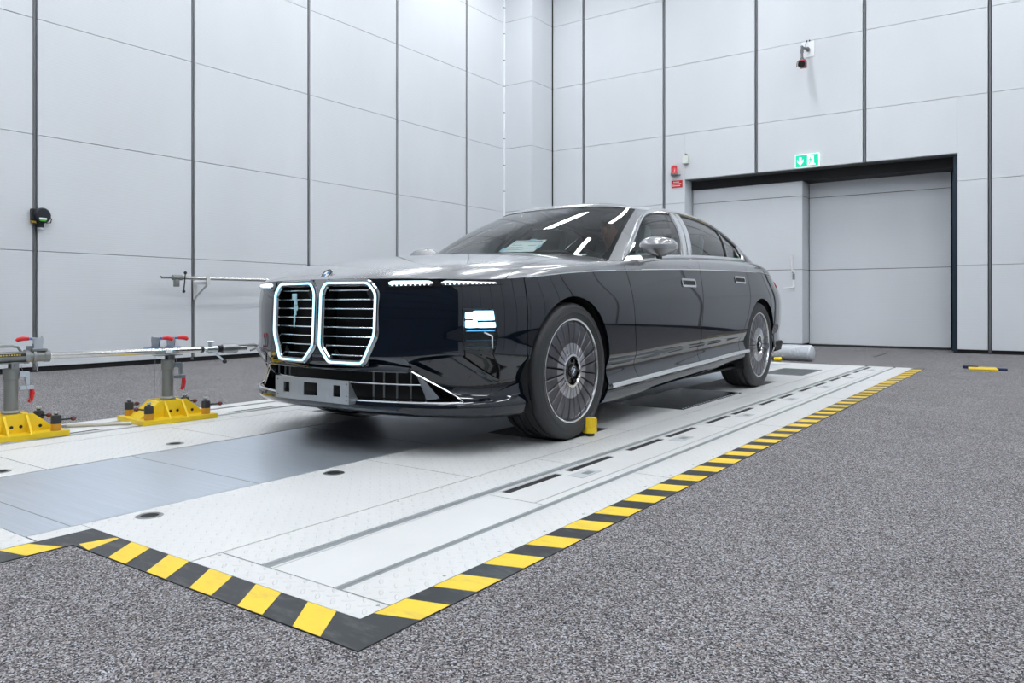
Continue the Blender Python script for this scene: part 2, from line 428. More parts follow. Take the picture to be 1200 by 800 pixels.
for k in range(7):
    y = -.685+1.055*k
    h = MB(); h.box((1.378, y-.085, 0), (1.455, y+.085, .0012)); h.build('hatch', mat('hatch_grey', (.55, .58, .6), .4) if k == 0 else MATS['hatch_grey'], plat)
    MB().box((1.405, y-.012, .0012), (1.440, y+.05, .0018)).build('hatch_slot', GROOVE, plat)
# chequer field between belt and rails, with openings
def field(x0, x1, cells, sgn=1):
    for (a, b, c, d) in cells: plate(*(sorted((sgn*a, sgn*b)) if sgn > 0 else (c0 for c0 in sorted((a, b)))), c+g, d-g)
RX0, RX1 = .424, 1.0645
def field_rows(x0, x1):
    w = x1-x0
    near = x0 > 0
    xa, xb = (x0+.005, x0+.510) if near else (x1-.510, x1-.005)      # roller bay
    for a, b in ((-1.03, -.085), (.435, 1.445), (2.69, 3.36), (3.77, 4.51), (5.36, PY1)):
        plate(x0+g, x1-g, a+g, b-g)
    for a, b in ((-.085, .435), (3.36, 3.77)):       # roller bays under the wheels
        if near: plate(.935, x1-g, a+g, b-g)
        else: plate(x0+g, -1.09, a+g, b-g)
        MB().box((x0+.002 if near else -1.09, a+.004, -.0095), (.933 if near else x1-.002, b-.004, -.002)).build('roller_bay', BLACKMETAL, plat)
    a, b = 1.445, 2.69                                # oily black cover
    OIL = MATS.get('oily_black') or mat('oily_black', (.012, .013, .016), .16, coat=.6, bump=(30, .35, .01))
    if near: plate(.976, x1-g, a+g, b-g); MB().box((x0+.002, a+.004, -.0095), (.974, b-.004, .001)).build('cover_plate', OIL, plat)
    else: plate(x0+g, -1.13, a+g, b-g); MB().box((-1.128, a+.004, -.0095), (x1-.002, b-.004, .001)).build('cover_plate', OIL, plat)
    for i in range(24):                              # bright rivets along the cover edge
        xx = .955 if near else -1.11
        MB().lathe([(.009, .001), (.007, .004), (0, .0045)], 6, M=T(xx, a+.05+i*.0495, 0)).build('rivet', ZINC, plat)
    a, b = 4.51, 5.36
    if near: plate(x0+g, .55, a+g, b-g); plate(.975, x1-g, a+g, b-g); gx0, gx1 = .55, .975
    else: plate(x0+g, -1.13, a+g, b-g); plate(-.70, x1-g, a+g, b-g); gx0, gx1 = -1.13, -.70
    MB().box((gx0, a, -.0098), (gx1, b, -.009)).build('grate_pit', DARK, plat)
    gr = MB()
    for i in range(int((b-a)/.03)): gr.box((gx0, a+.01+.03*i, -.009), (gx1, a+.022+.03*i, -.001))
    for i in range(5): gr.box((gx0+.02+.095*i, a, -.009), (gx0+.026+.095*i, b, -.0015))
    gr.build('grating', GROOVE, plat)
field_rows(.424, 1.067)
field_rows(-1.219, -.576)
# far side of the platform (car's right): mirrored strips
for a, b in zip([-4.6, -2.0, -1.03], [-2.0, -1.03, -1.03]):
    if b > a: plate(-1.219+g, BX0-g, a+g, b-g)
for x0, x1, m in ((-1.40, -1.222, CHEQ), (-1.695, -1.455, PLAIN), (PX0, -1.73, CHEQ)):
    for a, b in zip([-4.6]+ys[:-1], ys): plate(x0+g, x1-g, a+g, b-g, m)
for x0, x1 in ((-1.44, -1.40), (-1.73, -1.698)): MB().box((x0, -4.6, -.0095), (x1, PY1, -.006)).build('guide_groove', GROOVE, plat)
plate(-1.455, -1.44, -4.6, PY1, PLAIN, 'rail_strip')
for k in range(9): MB().box((-1.50, -1.7+.62*k, .0002), (-1.475, -1.3+.62*k, .0012)).build('slot', DARK, plat)
# end plates in the middle of the near end
plate(BX0+g, BX1+.08-g, -4.6, -2.50-g)
plate(BX1+g, .505, -2.50+g, PY0-g)
# belt
MB().box((BX0+.006, -2.497, -.0095), (BX1-.006, PY1-.3, -.0015)).build('belt', BELT, plat)
MB().box((BX0, -2.50, -.0097), (BX1, PY1-.3, -.0090)).build('belt_gap', DARK, plat)
plate(BX0+g, BX1-g, PY1-.297, PY1)
for y in (-2.36, -1.62, -.55): MB().box((BX0+.01, y, -.0015), (BX1-.01, y+.004, -.0011)).build('belt_joint', GROOVE, plat)
# round lifting pockets
for x, y in ((.512, -2.14), (.52, -1.31), (-.70, -1.315), (-.70, -2.14), (-.70, -2.95)):
    r = MB(); r.lathe([(.030, .0012), (.042, .0018), (.046, .0002)], 24, M=T(x, y, 0)); r.build('pocket_ring', STEEL, plat)
    MB().lathe([(.030, .0006), (.0, .0005)], 24, M=T(x, y, 0)).build('pocket', DARK, plat)
# countersunk screws
for i in range(34):
    y = -2.25+.25*i
    for x in (1.085, 1.735, -1.24):
        MB().lathe([(.0055, .0004), (0, .0006)], 8, M=T(x, y, 0)).build('screw', GROOVE, plat)

# hazard border: black strip with yellow blocks
OUTX, OUTY = 1.877, -2.45
b = MB(); b.prism([(PX1+.001, PY0-.001), (OUTX, OUTY), (OUTX, PY1), (PX1+.001, PY1)], -.0115, -.0003); hz1 = b.build('hazard_edge', BLK, plat, 'yellow and black striped edging strip')
b = MB(); b.prism([(.505, PY0-.001), (.628, OUTY), (OUTX, OUTY), (PX1+.001, PY0-.001)], -.0115, -.0003); hz2 = b.build('hazard_edge', BLK, plat, 'yellow and black striped edging strip')
b = MB(); b.prism([(.506, -4.6), (.628, -4.6), (.628, OUTY), (.506, PY0-.001)], -.0115, -.0003); hz3 = b.build('hazard_edge', BLK, plat, 'yellow and black striped edging strip')
def stripe(pts, hz): MB().prism(pts, -.0004, .0006).build('yellow_stripe', YEL, hz)
for i in range(40):
    y = -2.289+.2145*i
    if y+.14 > PY1: break
    stripe([(PX1+.004, y), (OUTX-.001, y+.035), (OUTX-.001, y+.143), (PX1+.004, y+.110)], hz1)
for i in range(5):
    x = .752+.206*i
    stripe([(x, PY0-.003), (x+.085, OUTY+.001), (x+.180, OUTY+.001), (x+.103, PY0-.003)], hz2)
stripe([(.665, PY0-.012), (.64, OUTY+.012), (.722, OUTY+.001), (.683, PY0-.006)], hz2)
stripe([(.508, -2.604), (.627, -2.580), (.627, -2.480), (.508, -2.526)], hz3)
stripe([(.508, -2.82), (.627, -2.795), (.627, -2.695), (.508, -2.74)], hz3)
# ================================================================ CAR (front axle at y=0, nose towards -y, car's left side at +x)
PAINT_D = mat('blue_black_paint', (.0015, .0045, .011), .15, coat=1., spec=.06); PAINT_D.node_tree.nodes['Principled BSDF'].inputs['Coat IOR'].default_value = 1.62
PAINT_G = mat('grey_metallic_paint', (.31, .312, .328), .26, metal=.55, coat=1.)
GLOSSBLK = mat('gloss_black', (.004, .004, .005), .06, coat=.6)
MATBLK = mat('matt_black', (.012, .012, .013), .6)
INTER = mat('interior_dark', (.03, .033, .036), .6)
SEATM = mat('seat_leather_grey', (.34, .40, .40), .5)
SATIN = mat('satin_chrome', (.72, .73, .74), .17, metal=1.)
GLOW = mat('light_ring', (.8, .9, 1.), .4, emit=(.42, .84, 1.), es=1.5)
GLOWW = mat('light_white', (.9, .95, 1.), .4, emit=(.68, .92, 1.), es=1.7)
HEADL = mat('headlamp_led', (.9, .95, 1.), .4, emit=(.50, .82, 1.), es=6.)
def mat_glass(name, tint, ro=.01):
    m = bpy.data.materials.new(name); m.use_nodes = True; n, l = nodes_of(m); n.clear()
    o = n.new('ShaderNodeOutputMaterial'); t = n.new('ShaderNodeBsdfTransparent'); t.inputs[0].default_value = (*tint, 1)
    gl = n.new('ShaderNodeBsdfGlossy'); gl.inputs['Roughness'].default_value = ro; gl.inputs[0].default_value = (1, 1, 1, 1)
    fr = n.new('ShaderNodeFresnel'); fr.inputs[0].default_value = 1.6
    mx = n.new('ShaderNodeMixShader'); l.new(fr.outputs[0], mx.inputs[0]); l.new(t.outputs[0], mx.inputs[1]); l.new(gl.outputs[0], mx.inputs[2]); l.new(mx.outputs[0], o.inputs[0])
    MATS[name] = m; return m
GLASS = mat_glass('window_glass', (.66, .76, .76))
GLASSF = mat_glass('windscreen_glass', (.84, .92, .91))
LENS = mat_glass('lamp_lens', (.75, .85, .9), .12)

car = thing('car', 'large black and grey luxury saloon with glowing grille rings, parked on the white platform', 'car', (0, 0, 0))

def nspline(t, P):
    """natural cubic spline: returns evaluator"""
    t = np.asarray(t, float); P = np.asarray(P, float); n = len(t)
    h = np.diff(t); A = np.zeros((n, n)); R = np.zeros((n,)+P.shape[1:])
    A[0, 0] = A[-1, -1] = 1
    for i in range(1, n-1):
        A[i, i-1] = h[i-1]; A[i, i] = 2*(h[i-1]+h[i]); A[i, i+1] = h[i]
        R[i] = 6*((P[i+1]-P[i])/h[i]-(P[i]-P[i-1])/h[i-1])
    M = np.linalg.solve(A, R.reshape(n, -1)).reshape(R.shape)
    def ev(x):
        x = np.atleast_1d(x); i = np.clip(np.searchsorted(t, x)-1, 0, n-2); sh = (-1,)+(1,)*(P.ndim-1)
        d = (x-t[i]).reshape(sh); e = (t[i+1]-x).reshape(sh); hh = h[i].reshape(sh)
        return M[i]*e**3/(6*hh)+M[i+1]*d**3/(6*hh)+(P[i]/hh-M[i]*hh/6)*e+(P[i+1]/hh-M[i+1]*hh/6)*d
    return ev

# plan control points of the widest waterline, nose centre -> left side -> tail centre
PLAN = np.array([(0, -.955), (.20, -.950), (.40, -.918), (.60, -.850), (.76, -.750), (.875, -.60), (.935, -.40), (.962, -.10),
                 (.970, .45), (.970, 1.2), (.970, 2.0), (.970, 2.8), (.975, 3.3), (.956, 3.71), (.898, 4.04), (.80, 4.28), (.60, 4.405), (.3, 4.455), (0, 4.46)])
NJ = len(PLAN)
d = np.diff(PLAN, axis=0); TJ = np.concatenate([[0], np.cumsum(np.hypot(d[:, 0], d[:, 1]))])
def plan_normals():
    full = np.vstack([PLAN[:0:-1]*[-1, 1], PLAN]); tt = np.concatenate([-TJ[:0:-1], TJ]); e = nspline(tt, full)
    dd = (e(TJ+1e-3)-e(TJ-1e-3)); dd[-1] = (1, 0) if False else dd[-1]; dd[-1] = (-1, 0)
    dd /= np.hypot(dd[:, 0], dd[:, 1])[:, None]
    return np.stack([dd[:, 1], -dd[:, 0]], 1)       # outward
PN = plan_normals()
J = np.arange(NJ)
def lev(ins, z):
    """waterline: inset and height given as {station: value}"""
    ks = sorted(ins); i_ = np.interp(J, ks, [ins[k] for k in ks]); ks = sorted(z); z_ = np.interp(J, ks, [z[k] for k in ks])
    p = PLAN-PN*i_[:, None]
    return np.column_stack([p, z_])
k0 = lev({0: .16, 3: .15, 5: .12, 8: .10, 18: .12}, {0: .175, 6: .165, 8: .150, 11: .225, 13: .24, 18: .25})
k1 = lev({0: .02, 4: .02, 6: .035, 8: .030, 12: .032, 14: .03, 18: .02}, {0: .205, 3: .20, 5: .195, 7: .18, 8: .172, 11: .278, 13: .28, 18: .28})
k2 = lev({0: .0, 4: .0, 6: .012, 8: .008, 12: .012, 14: .01, 18: .0}, {0: .240, 4: .235, 6: .24, 7: .25, 8: .268, 11: .348, 13: .34, 18: .34})
k2b = lev({0: .006, 4: .006, 6: .018, 8: .016, 12: .016, 14: .012, 18: .0}, {0: .262, 4: .257, 6: .262, 7: .27, 8: .284, 11: .364, 13: .36, 18: .36})
k3 = lev({0: .032, 3: .046, 4: .055, 5: .052, 6: .045, 7: .039, 8: .036, 12: .03, 14: .02, 18: .02}, {0: .405, 2: .395, 3: .365, 4: .335, 5: .33, 6: .345, 8: .350, 11: .420, 13: .45, 18: .45})
k3b = lev({0: .000, 5: .001, 6: .004, 7: .008, 8: .012, 12: .01, 18: .0}, {0: .470, 2: .470, 3: .478, 4: .490, 5: .482, 6: .463, 7: .443, 8: .425, 11: .49, 13: .53, 18: .55})
k3c = lev({0: -.001, 5: .0, 6: .002, 7: .0045, 8: .007, 12: .006, 18: .0}, {0: .492, 2: .492, 3: .50, 4: .512, 5: .506, 6: .494, 7: .482, 8: .47, 11: .53, 13: .56, 18: .58})
k4 = lev({0: 0., 18: 0.}, {0: .62, 6: .63, 8: .65, 11: .68, 18: .66})
k5 = lev({0: .004, 5: .004, 8: .006, 12: .010, 18: .02}, {0: .75, 4: .75, 6: .755, 8: .80, 11: .84, 18: .82})
ZK6 = {0: .862, 2: .860, 4: .856, 5: .857, 6: .870, 7: .898, 8: .932, 9: .966, 10: .990, 11: 1.003, 12: 1.006, 13: .992, 14: .968, 16: .955, 18: .955}
k6 = lev({0: .022, 4: .022, 6: .026, 8: .034, 12: .042, 13: .060, 14: .085, 15: .08, 18: .06}, ZK6)
# belt / cowl loop
CL = np.array([(0, .48, 1.062), (.18, .485, 1.062), (.36, .505, 1.059), (.52, .54, 1.052), (.64, .585, 1.042), (.735, .64, 1.026), (.812, .70, 1.010), (.862, .78, 1.004),
               (.888, .98, 1.018), (.893, 1.40, 1.047), (.888, 2.0, 1.075), (.874, 2.62, 1.092), (.856, 3.0, 1.10), (.820, 3.40, 1.105), (.735, 3.72, 1.095), (.60, 3.88, 1.09), (.42, 3.95, 1.09), (.20, 3.98, 1.09), (0, 3.99, 1.09)])
# cant rail loop
RL = np.array([(0, 1.32, 1.455), (.17, 1.323, 1.454), (.32, 1.335, 1.450), (.44, 1.36, 1.444), (.52, 1.40, 1.437), (.565, 1.445, 1.431), (.592, 1.51, 1.428), (.608, 1.60, 1.429),
               (.620, 1.74, 1.440), (.630, 1.98, 1.456), (.632, 2.30, 1.462), (.628, 2.65, 1.450), (.612, 2.94, 1.424), (.580, 3.12, 1.394), (.52, 3.22, 1.380), (.43, 3.265, 1.387), (.31, 3.285, 1.395), (.15, 3.297, 1.400), (0, 3.30, 1.402)])
SPY = np.array([1.60, 1.605, 1.62, 1.64, 1.67, 1.71, 1.76, 1.82, 1.91, 2.08, 2.28, 2.48, 2.6, 2.68, 2.73, 2.76, 2.78, 2.79, 2.795])
SPZ = np.interp(SPY, [1.3, 1.6, 1.8, 2.0, 2.2, 2.4, 2.6, 2.8], [1.455, 1.499, 1.516, 1.526, 1.530, 1.528, 1.520, 1.505])
SP = np.column_stack([SPY*0, SPY, SPZ])
def bl(A, B, f, fz): 
    r = A+(B-A)*f; r[:, 2] = A[:, 2]+(B[:, 2]-A[:, 2])*fz; return r
s0 = bl(k6, CL, .018, .08); s1 = bl(k6, CL, .085, .30); s2 = bl(k6, CL, .235, .55); s3 = bl(k6, CL, .55, .82)
gm = bl(CL, RL, .5, .5)
bulge = np.array([.022, .022, .022, .022, .022, .022, .022, .022, .022, .022, .022, .022, .022, .022, .022, .022, .02, .02, .02])
cen = np.array([0, 2.1, 0]); dirv = gm-cen; dirv[:, 2] = 0; dirv /= np.linalg.norm(dirv, axis=1)[:, None]
gm = gm+dirv*bulge[:, None]+np.array([0, 0, .018])
r1 = bl(RL, SP, .10, .34); r2 = bl(RL, SP, .42, .80)

class Surf:
    def __init__(s, levels, nu=10, nv=6, vpar=None):
        L = np.array(levels)                                           # (K, NJ, 3)
        full = np.concatenate([L[:, :0:-1]*np.array([-1, 1, 1]), L], axis=1)
        tt = np.concatenate([-TJ[:0:-1], TJ])
        us = np.concatenate([np.linspace(TJ[i], TJ[i+1], nu, endpoint=False) for i in range(NJ-1)]+[[TJ[-1]]])
        us = np.concatenate([-us[:0:-1], us])
        G = nspline(tt, full.transpose(1, 0, 2))(us)                    # (U, K, 3)
        if vpar is None:
            dd = np.linalg.norm(np.diff(L, axis=0), axis=2).mean(1)**.5; vpar = np.concatenate([[0], np.cumsum(dd)])
        s.vpar = vpar
        if len(L) > 2:
            vsamp = np.concatenate([np.linspace(vpar[i], vpar[i+1], nv, endpoint=False) for i in range(len(vpar)-1)]+[[vpar[-1]]])
            P = nspline(vpar, G.transpose(1, 0, 2))(vsamp)             # (V, U, 3)
        else:
            vsamp = np.linspace(vpar[0], vpar[-1], nv+1); w = ((vsamp-vpar[0])/(vpar[-1]-vpar[0]))[:, None, None]
            P = G[:, 0][None]*(1-w)+G[:, 1][None]*w
        s.P = P.transpose(1, 0, 2); s.us = us; s.vs = vsamp
        du = np.gradient(s.P, us, axis=0); dv = np.gradient(s.P, vsamp, axis=1)
        n = np.cross(du, dv); ln = np.linalg.norm(n, axis=2, keepdims=True); n = n/np.maximum(ln, 1e-9)
        s.N = n
        U, V = s.P.shape[:2]
        s.pts = s.P.reshape(-1, 3); s.nrm = s.N.reshape(-1, 3)
        s.uu = np.repeat(us, V); s.vv = np.tile(vsamp, U)
        idx = np.arange(U*V).reshape(U, V)
        s.quads = np.stack([idx[:-1, :-1], idx[1:, :-1], idx[1:, 1:], idx[:-1, 1:]], -1).reshape(-1, 4)
    def uj(s, j): return float(np.interp(j, J, TJ))
    def _cols(s, j0, j1, z, side=1):
        ms = np.where((s.us >= s.uj(j0)-1e-6) & (s.us <= s.uj(j1)+1e-6))[0]
        return np.array([[np.interp(z, s.P[m, :, 2], s.P[m, :, 0]), np.interp(z, s.P[m, :, 2], s.P[m, :, 1])] for m in ms])
    def y_at(s, x, z):
        """nose surface: y for given |x|, z"""
        q = s._cols(0, 6.6, z); return float(np.interp(abs(x), np.maximum.accumulate(q[:, 0]), q[:, 1]))
    def x_at(s, y, z):
        """flank surface: |x| for given y, z"""
        q = s._cols(5.0, 14.5, z); return float(np.interp(y, np.maximum.accumulate(q[:, 1]), q[:, 0]))

def clip(S, phis, faces=None):
    """keep the part of surface S where every phi>0; phi takes dict of arrays x,y,z,u,v"""
    pts = [tuple(p) for p in S.pts]; nr = [tuple(p) for p in S.nrm]; uu = list(S.uu); vv = list(S.vv)
    F = [tuple(q) for q in S.quads] if faces is None else faces
    for phi in phis:
        A = np.array(pts); val = phi(A[:, 0], A[:, 1], A[:, 2], np.array(uu), np.array(vv))
        val = np.where(np.abs(val) < 1e-9, 1e-9, val); val = list(val)
        out = []; cache = {}
        for f in F:
            ins = [val[i] > 0 for i in f]
            if all(ins): out.append(f); continue
            if not any(ins): continue
            g = []
            for a, b in zip(f, f[1:]+f[:1]):
                if val[a] > 0: g.append(a)
                if (val[a] > 0) != (val[b] > 0):
                    k = (min(a, b), max(a, b))
                    if k not in cache:
                        w = val[a]/(val[a]-val[b]); cache[k] = len(pts)
                        pts.append(tuple(pts[a][i]*(1-w)+pts[b][i]*w for i in range(3))); nr.append(tuple(nr[a][i]*(1-w)+nr[b][i]*w for i in range(3)))
                        uu.append(uu[a]*(1-w)+uu[b]*w); vv.append(vv[a]*(1-w)+vv[b]*w); val.append(0.)
                    g.append(cache[k])
            if len(g) >= 3: out.append(tuple(g))
        F = out
    return pts, nr, F

def panel(name, pieces, mats, parent=None, flange=.016, offset=0., label=None):
    """pieces: list of (pts, normals, faces, material index); joins them, adds inward flanges round open edges, keeps surface normals"""
    V, LN, FF, MI = [], [], [], []
    for pts, nr, F, mi in pieces:
        used = sorted({i for f in F for i in f}); mp = {}
        for i in used:
            n = Vector(nr[i]); n = n.normalized() if n.length > 0 else Vector((0, 0, 1))
            mp[i] = len(V); V.append((Vector(pts[i])+n*offset, n))
        ec = {}
        for f in F:
            g = [mp[i] for i in f]; g = [a for k, a in enumerate(g) if (V[a][0]-V[g[k-1]][0]).length > 1e-7]
            if len(g) < 3: continue
            FF.append(g); LN.append([V[a][1] for a in g]); MI.append(mi)
            for a, b in zip(g, g[1:]+g[:1]): ec[(a, b)] = ec.get((a, b), 0)+1
        if flange:
            inner = {}
            for (a, b) in list(ec):
                if (b, a) in ec: continue
                A, B = V[a], V[b]
                if abs(A[0].x) < 1e-6 and abs(B[0].x) < 1e-6 and False: continue
                for i in (a, b):
                    if i not in inner: inner[i] = len(V); V.append((V[i][0]-V[i][1]*flange, V[i][1]))
                g = [b, a, inner[a], inner[b]]
                nn = (V[a][0]-V[b][0]).cross(V[inner[b]][0]-V[b][0])
                nn = nn.normalized() if nn.length > 1e-12 else Vector((0, 0, 1))
                FF.append(g); LN.append([nn]*4); MI.append(mi)
    me = bpy.data.meshes.new(name); me.from_pydata([tuple(v[0]) for v in V], [], FF)
    for m in (mats if isinstance(mats, (list, tuple)) else [mats]): me.materials.append(m)
    for p, mi in zip(me.polygons, MI): p.material_index = mi; p.use_smooth = True
    me.update()
    loops = [tuple(n) for ln in LN for n in ln]
    if len(loops) == len(me.loops): me.normals_split_custom_set(loops)
    return link(name, me, parent, label)

S_sill = Surf([k0, k1, k2], 8, 5)
S_body = Surf([k2, k2b, k3, k3b, k3c, k4, k5, k6], 12, 5)
S_top = Surf([k6, s0, s1, s2, s3, CL], 12, 6)
S_gh = Surf([CL, gm, RL], 12, 14)
S_roof = Surf([RL, r1, r2, SP], 8, 8)

# ---- implicit cutting functions
GAP = .003
AF = (0., .372, .405); AR = (3.215, .378, .402)       # wheel arches: y, z, radius
def arch(a, grow=0.):
    return lambda x, y, z, u, v: np.hypot(y-a[0], z-a[1])-(a[2]+grow)
def yA(z): return .655+(.943-z)*.19                   # front edge of front door
def yB(z): return np.interp(z, [.35, 1.0], [1.795, 1.862])
def yC(z):                                            # rear edge of rear door
    return np.interp(z, [.30, .36, .50, .62, .75, .85, 1.15], [2.655, 2.672, 2.742, 2.838, 2.90, 2.922, 2.885])
ahead = lambda fy: (lambda x, y, z, u, v: fy(z)-GAP-y)
behind = lambda fy: (lambda x, y, z, u, v: y-fy(z)-GAP)
left = lambda x, y, z, u, v: x
right = lambda x, y, z, u, v: -x
UBUMP = float(np.interp(5.93, J, TJ))                    # bumper / wing seam
ubump_f = lambda x, y, z, u, v: UBUMP-GAP/1-np.abs(u)
ubump_b = lambda x, y, z, u, v: np.abs(u)-UBUMP-GAP/1
UREAR = float(np.interp(13.3, J, TJ))
urear_f = lambda x, y, z, u, v: UREAR-GAP-np.abs(u)
urear_b = lambda x, y, z, u, v: np.abs(u)-UREAR-GAP
def poly_out(poly, grow=0.):
    """outside of convex polygon in (x,z), front half only"""
    P_ = np.array(poly); c = P_.mean(0)
    def phi(x, y, z, u, v):
        m = np.full(np.shape(x), -1e9)
        for a, b in zip(P_, np.roll(P_, -1, 0)):
            n = np.array([b[1]-a[1], a[0]-b[0]]); n = n/np.hypot(*n)
            if n@(c-a) > 0: n = -n
            m = np.maximum(m, (np.asarray(x)-a[0])*n[0]+(np.asarray(z)-a[1])*n[1])
        return np.where(np.asarray(y) < .3, m-grow, 1.)
    return phi
def poly_in(poly, grow=0.):
    po = poly_out(poly, grow)
    return lambda x, y, z, u, v: np.where(np.asarray(y) < .3, -po(x, y, z, u, v), -1.)

# nose openings, in (x,z)
KID = [(.055, .845), (.335, .843), (.385, .790), (.385, .585), (.315, .440), (.095, .440), (.022, .520), (.022, .795)]
INT = [(-.54, .405), (.54, .405), (.768, .266), (-.768, .266)]
LAMPBOX = [(.774, .716), (.868, .712), (.878, .60), (.866, .42), (.848, .352), (.800, .395), (.776, .45)]
mir = lambda P_: [(-x, z) for x, z in P_]
# ---- front bumper
piece = clip(S_body, [ubump_f, arch(AF), poly_out(KID), poly_out(mir(KID)), poly_out(INT), poly_out(LAMPBOX), poly_out(mir(LAMPBOX))])
lowf = clip(S_sill, [ubump_f, arch(AF)])
vee = lambda x, y, z, u, v: np.minimum((z-.775)*.8-np.abs(x), .05-np.abs(x))
pv = clip(S_body, [ubump_f, poly_out(KID), poly_out(mir(KID)), vee])
piece = clip(S_body, [ubump_f, arch(AF), poly_out(KID), poly_out(mir(KID)), poly_out(INT), poly_out(LAMPBOX), poly_out(mir(LAMPBOX)), lambda *a: -vee(*a)])
bumper = panel('front_bumper', [(*piece, 0), (*lowf, 0), (*pv, 1)], [PAINT_D, PAINT_G], car, label='blue-black front bumper')
DOORS = {}
# ---- wings, doors, quarters on both sides
for sd in (left, right):
    w1 = clip(S_body, [sd, ubump_b, ahead(yA), arch(AF)])
    UH = float(np.interp(5.33, J, TJ))
    hood_out = lambda x, y, z, u, v: np.abs(u)-UH-GAP
    w2 = clip(S_top, [sd, hood_out, ahead(yA)])
    panel('front_wing', [(*w1, 0), (*w2, 1)], [PAINT_D, PAINT_G], car)
    fd1 = clip(S_body, [sd, behind(yA), ahead(yB)]); fd2 = clip(S_top, [sd, behind(yA), ahead(yB)])
    fdoor = panel('front_door', [(*fd1, 0), (*fd2, 1)], [PAINT_D, PAINT_G], car)
    rd1 = clip(S_body, [sd, behind(yB), ahead(yC), arch(AR, .018)]); rd2 = clip(S_top, [sd, behind(yB), ahead(yC)])
    rdoor = panel('rear_door', [(*rd1, 0), (*rd2, 1)], [PAINT_D, PAINT_G], car); DOORS[1 if sd is left else -1] = (fdoor, rdoor)
    q1 = clip(S_body, [sd, behind(yC), arch(AR), urear_f]); UD = float(np.interp(14.2, J, TJ))
    q2 = clip(S_top, [sd, behind(yC), lambda x, y, z, u, v: UD-GAP-np.abs(u)])
    panel('rear_quarter', [(*q1, 0), (*q2, 1)], [PAINT_D, PAINT_G], car)
    sl = clip(S_sill, [sd, lambda x, y, z, u, v: y-.30, lambda x, y, z, u, v: 2.95-y, arch(AF), arch(AR)])
    sill = panel('sill', [(*sl, 0)], PAINT_D, car, label='gloss black door sill')
    # bright strip along the sill's upper edge
    sg = 1 if sd is left else -1
    e2 = nspline(TJ, k2); tt = np.linspace(np.interp(7.93, J, TJ), np.interp(11.15, J, TJ), 50); pp = e2(tt)
    st = MB()
    vs_, fs_ = [], []
    for i, p in enumerate(pp):
        for (ox, oz) in ((.012, -.024), (.016, -.012), (.010, .002), (-.012, .004), (-.012, -.024)): vs_.append((sg*(p[0]+ox), p[1], p[2]+oz))
    for i in range(len(pp)-1):
        for k in range(5): fs_.append((i*5+k, i*5+(k+1) % 5, (i+1)*5+(k+1) % 5, (i+1)*5+k))
    fs_ += [tuple(range(5)), tuple(range((len(pp)-1)*5, len(pp)*5))]
    st.add(vs_, fs_, 0, False); st.build('sill_trim', SATIN, sill)
    # fine bright coachline on the colour break
    e6 = nspline(TJ, k6); tt = np.linspace(np.interp(6.0, J, TJ), np.interp(13.3, J, TJ), 110); pp = e6(tt)
    MB().tube([(sg*(p[0]+.0005), p[1], p[2]) for p in pp], .0032, 6).build('coachline', CHROME, car)
rb1 = clip(S_body, [urear_b, arch(AR)]); rb2 = clip(S_sill, [lambda x, y, z, u, v: y-3.5, arch(AR)])
panel('rear_bumper', [(*rb1, 0), (*rb2, 0)], PAINT_D, car)
hd = clip(S_top, [lambda x, y, z, u, v: UH-GAP-np.abs(u)])
hood = panel('hood', [(*hd, 0)], PAINT_G, car, label='grey hood')
dk = clip(S_top, [lambda x, y, z, u, v: np.abs(u)-UD-GAP])
panel('boot_lid', [(*dk, 0)], PAINT_G, car)

# ---- greenhouse: openings cut in the shell, glass set in
def poly2_in(poly, fu):
    """inside of a (possibly non-convex, star-shaped) outline given by angle -> radius spline round its centre"""
    P_ = np.array(poly, float); c = P_.mean(0)
    def sd(a, b):
        q = np.stack([np.ravel(a), np.ravel(b)], 1); best = np.full(len(q), 1e9); inside = np.zeros(len(q), bool)
        for p0, p1 in zip(P_, np.roll(P_, -1, 0)):
            e = p1-p0; w = q-p0; t = np.clip((w@e)/(e@e), 0, 1); dv = w-t[:, None]*e; best = np.minimum(best, np.hypot(dv[:, 0], dv[:, 1]))
            c1 = (p0[1] <= q[:, 1]) & (p1[1] > q[:, 1]); c2 = (p0[1] > q[:, 1]) & (p1[1] <= q[:, 1]); cr = e[0]*w[:, 1]-e[1]*w[:, 0]
            inside ^= (c1 & (cr > 0)) | (c2 & (cr < 0))
        return np.where(inside, best, -best).reshape(np.shape(a))
    return sd
# side window outline in side view (y,z): outer edge of bright frame
def smooth_poly(ctrl, n=8):
    C_ = np.array(ctrl, float); m = len(C_); out = []
    for i in range(m):
        p0, p1, p2, p3 = C_[i-1], C_[i], C_[(i+1) % m], C_[(i+2) % m]
        for k in range(n):
            t = k/n; out.append(.5*((2*p1)+(-p0+p2)*t+(2*p0-5*p1+4*p2-p3)*t*t+(-p0+3*p1-3*p2+p3)*t**3))
    return out
DLO_TOP = [(.775, 1.012), (.90, 1.083), (1.002, 1.142), (1.203, 1.252), (1.458, 1.366), (1.61, 1.408), (1.757, 1.430), (2.03, 1.446), (2.326, 1.444), (2.614, 1.425), (2.85, 1.385), (3.02, 1.325), (3.11, 1.265), (3.14, 1.225), (3.125, 1.165), (3.09, 1.116)]
dt = np.array(DLO_TOP); tt_ = np.concatenate([[0], np.cumsum(np.hypot(*np.diff(dt, axis=0).T))]); ev = nspline(tt_, dt); top = ev(np.linspace(0, tt_[-1], 60))
belt_e = nspline(np.arange(NJ), CL)
bys = np.linspace(3.07, .80, 40)
belt_c = belt_e(np.linspace(6, 14, 400))
bot = np.column_stack([bys, np.interp(bys, belt_c[:, 1], belt_c[:, 2])+.012])
DLO = np.vstack([top, bot])
sdlo = poly2_in(DLO, None)
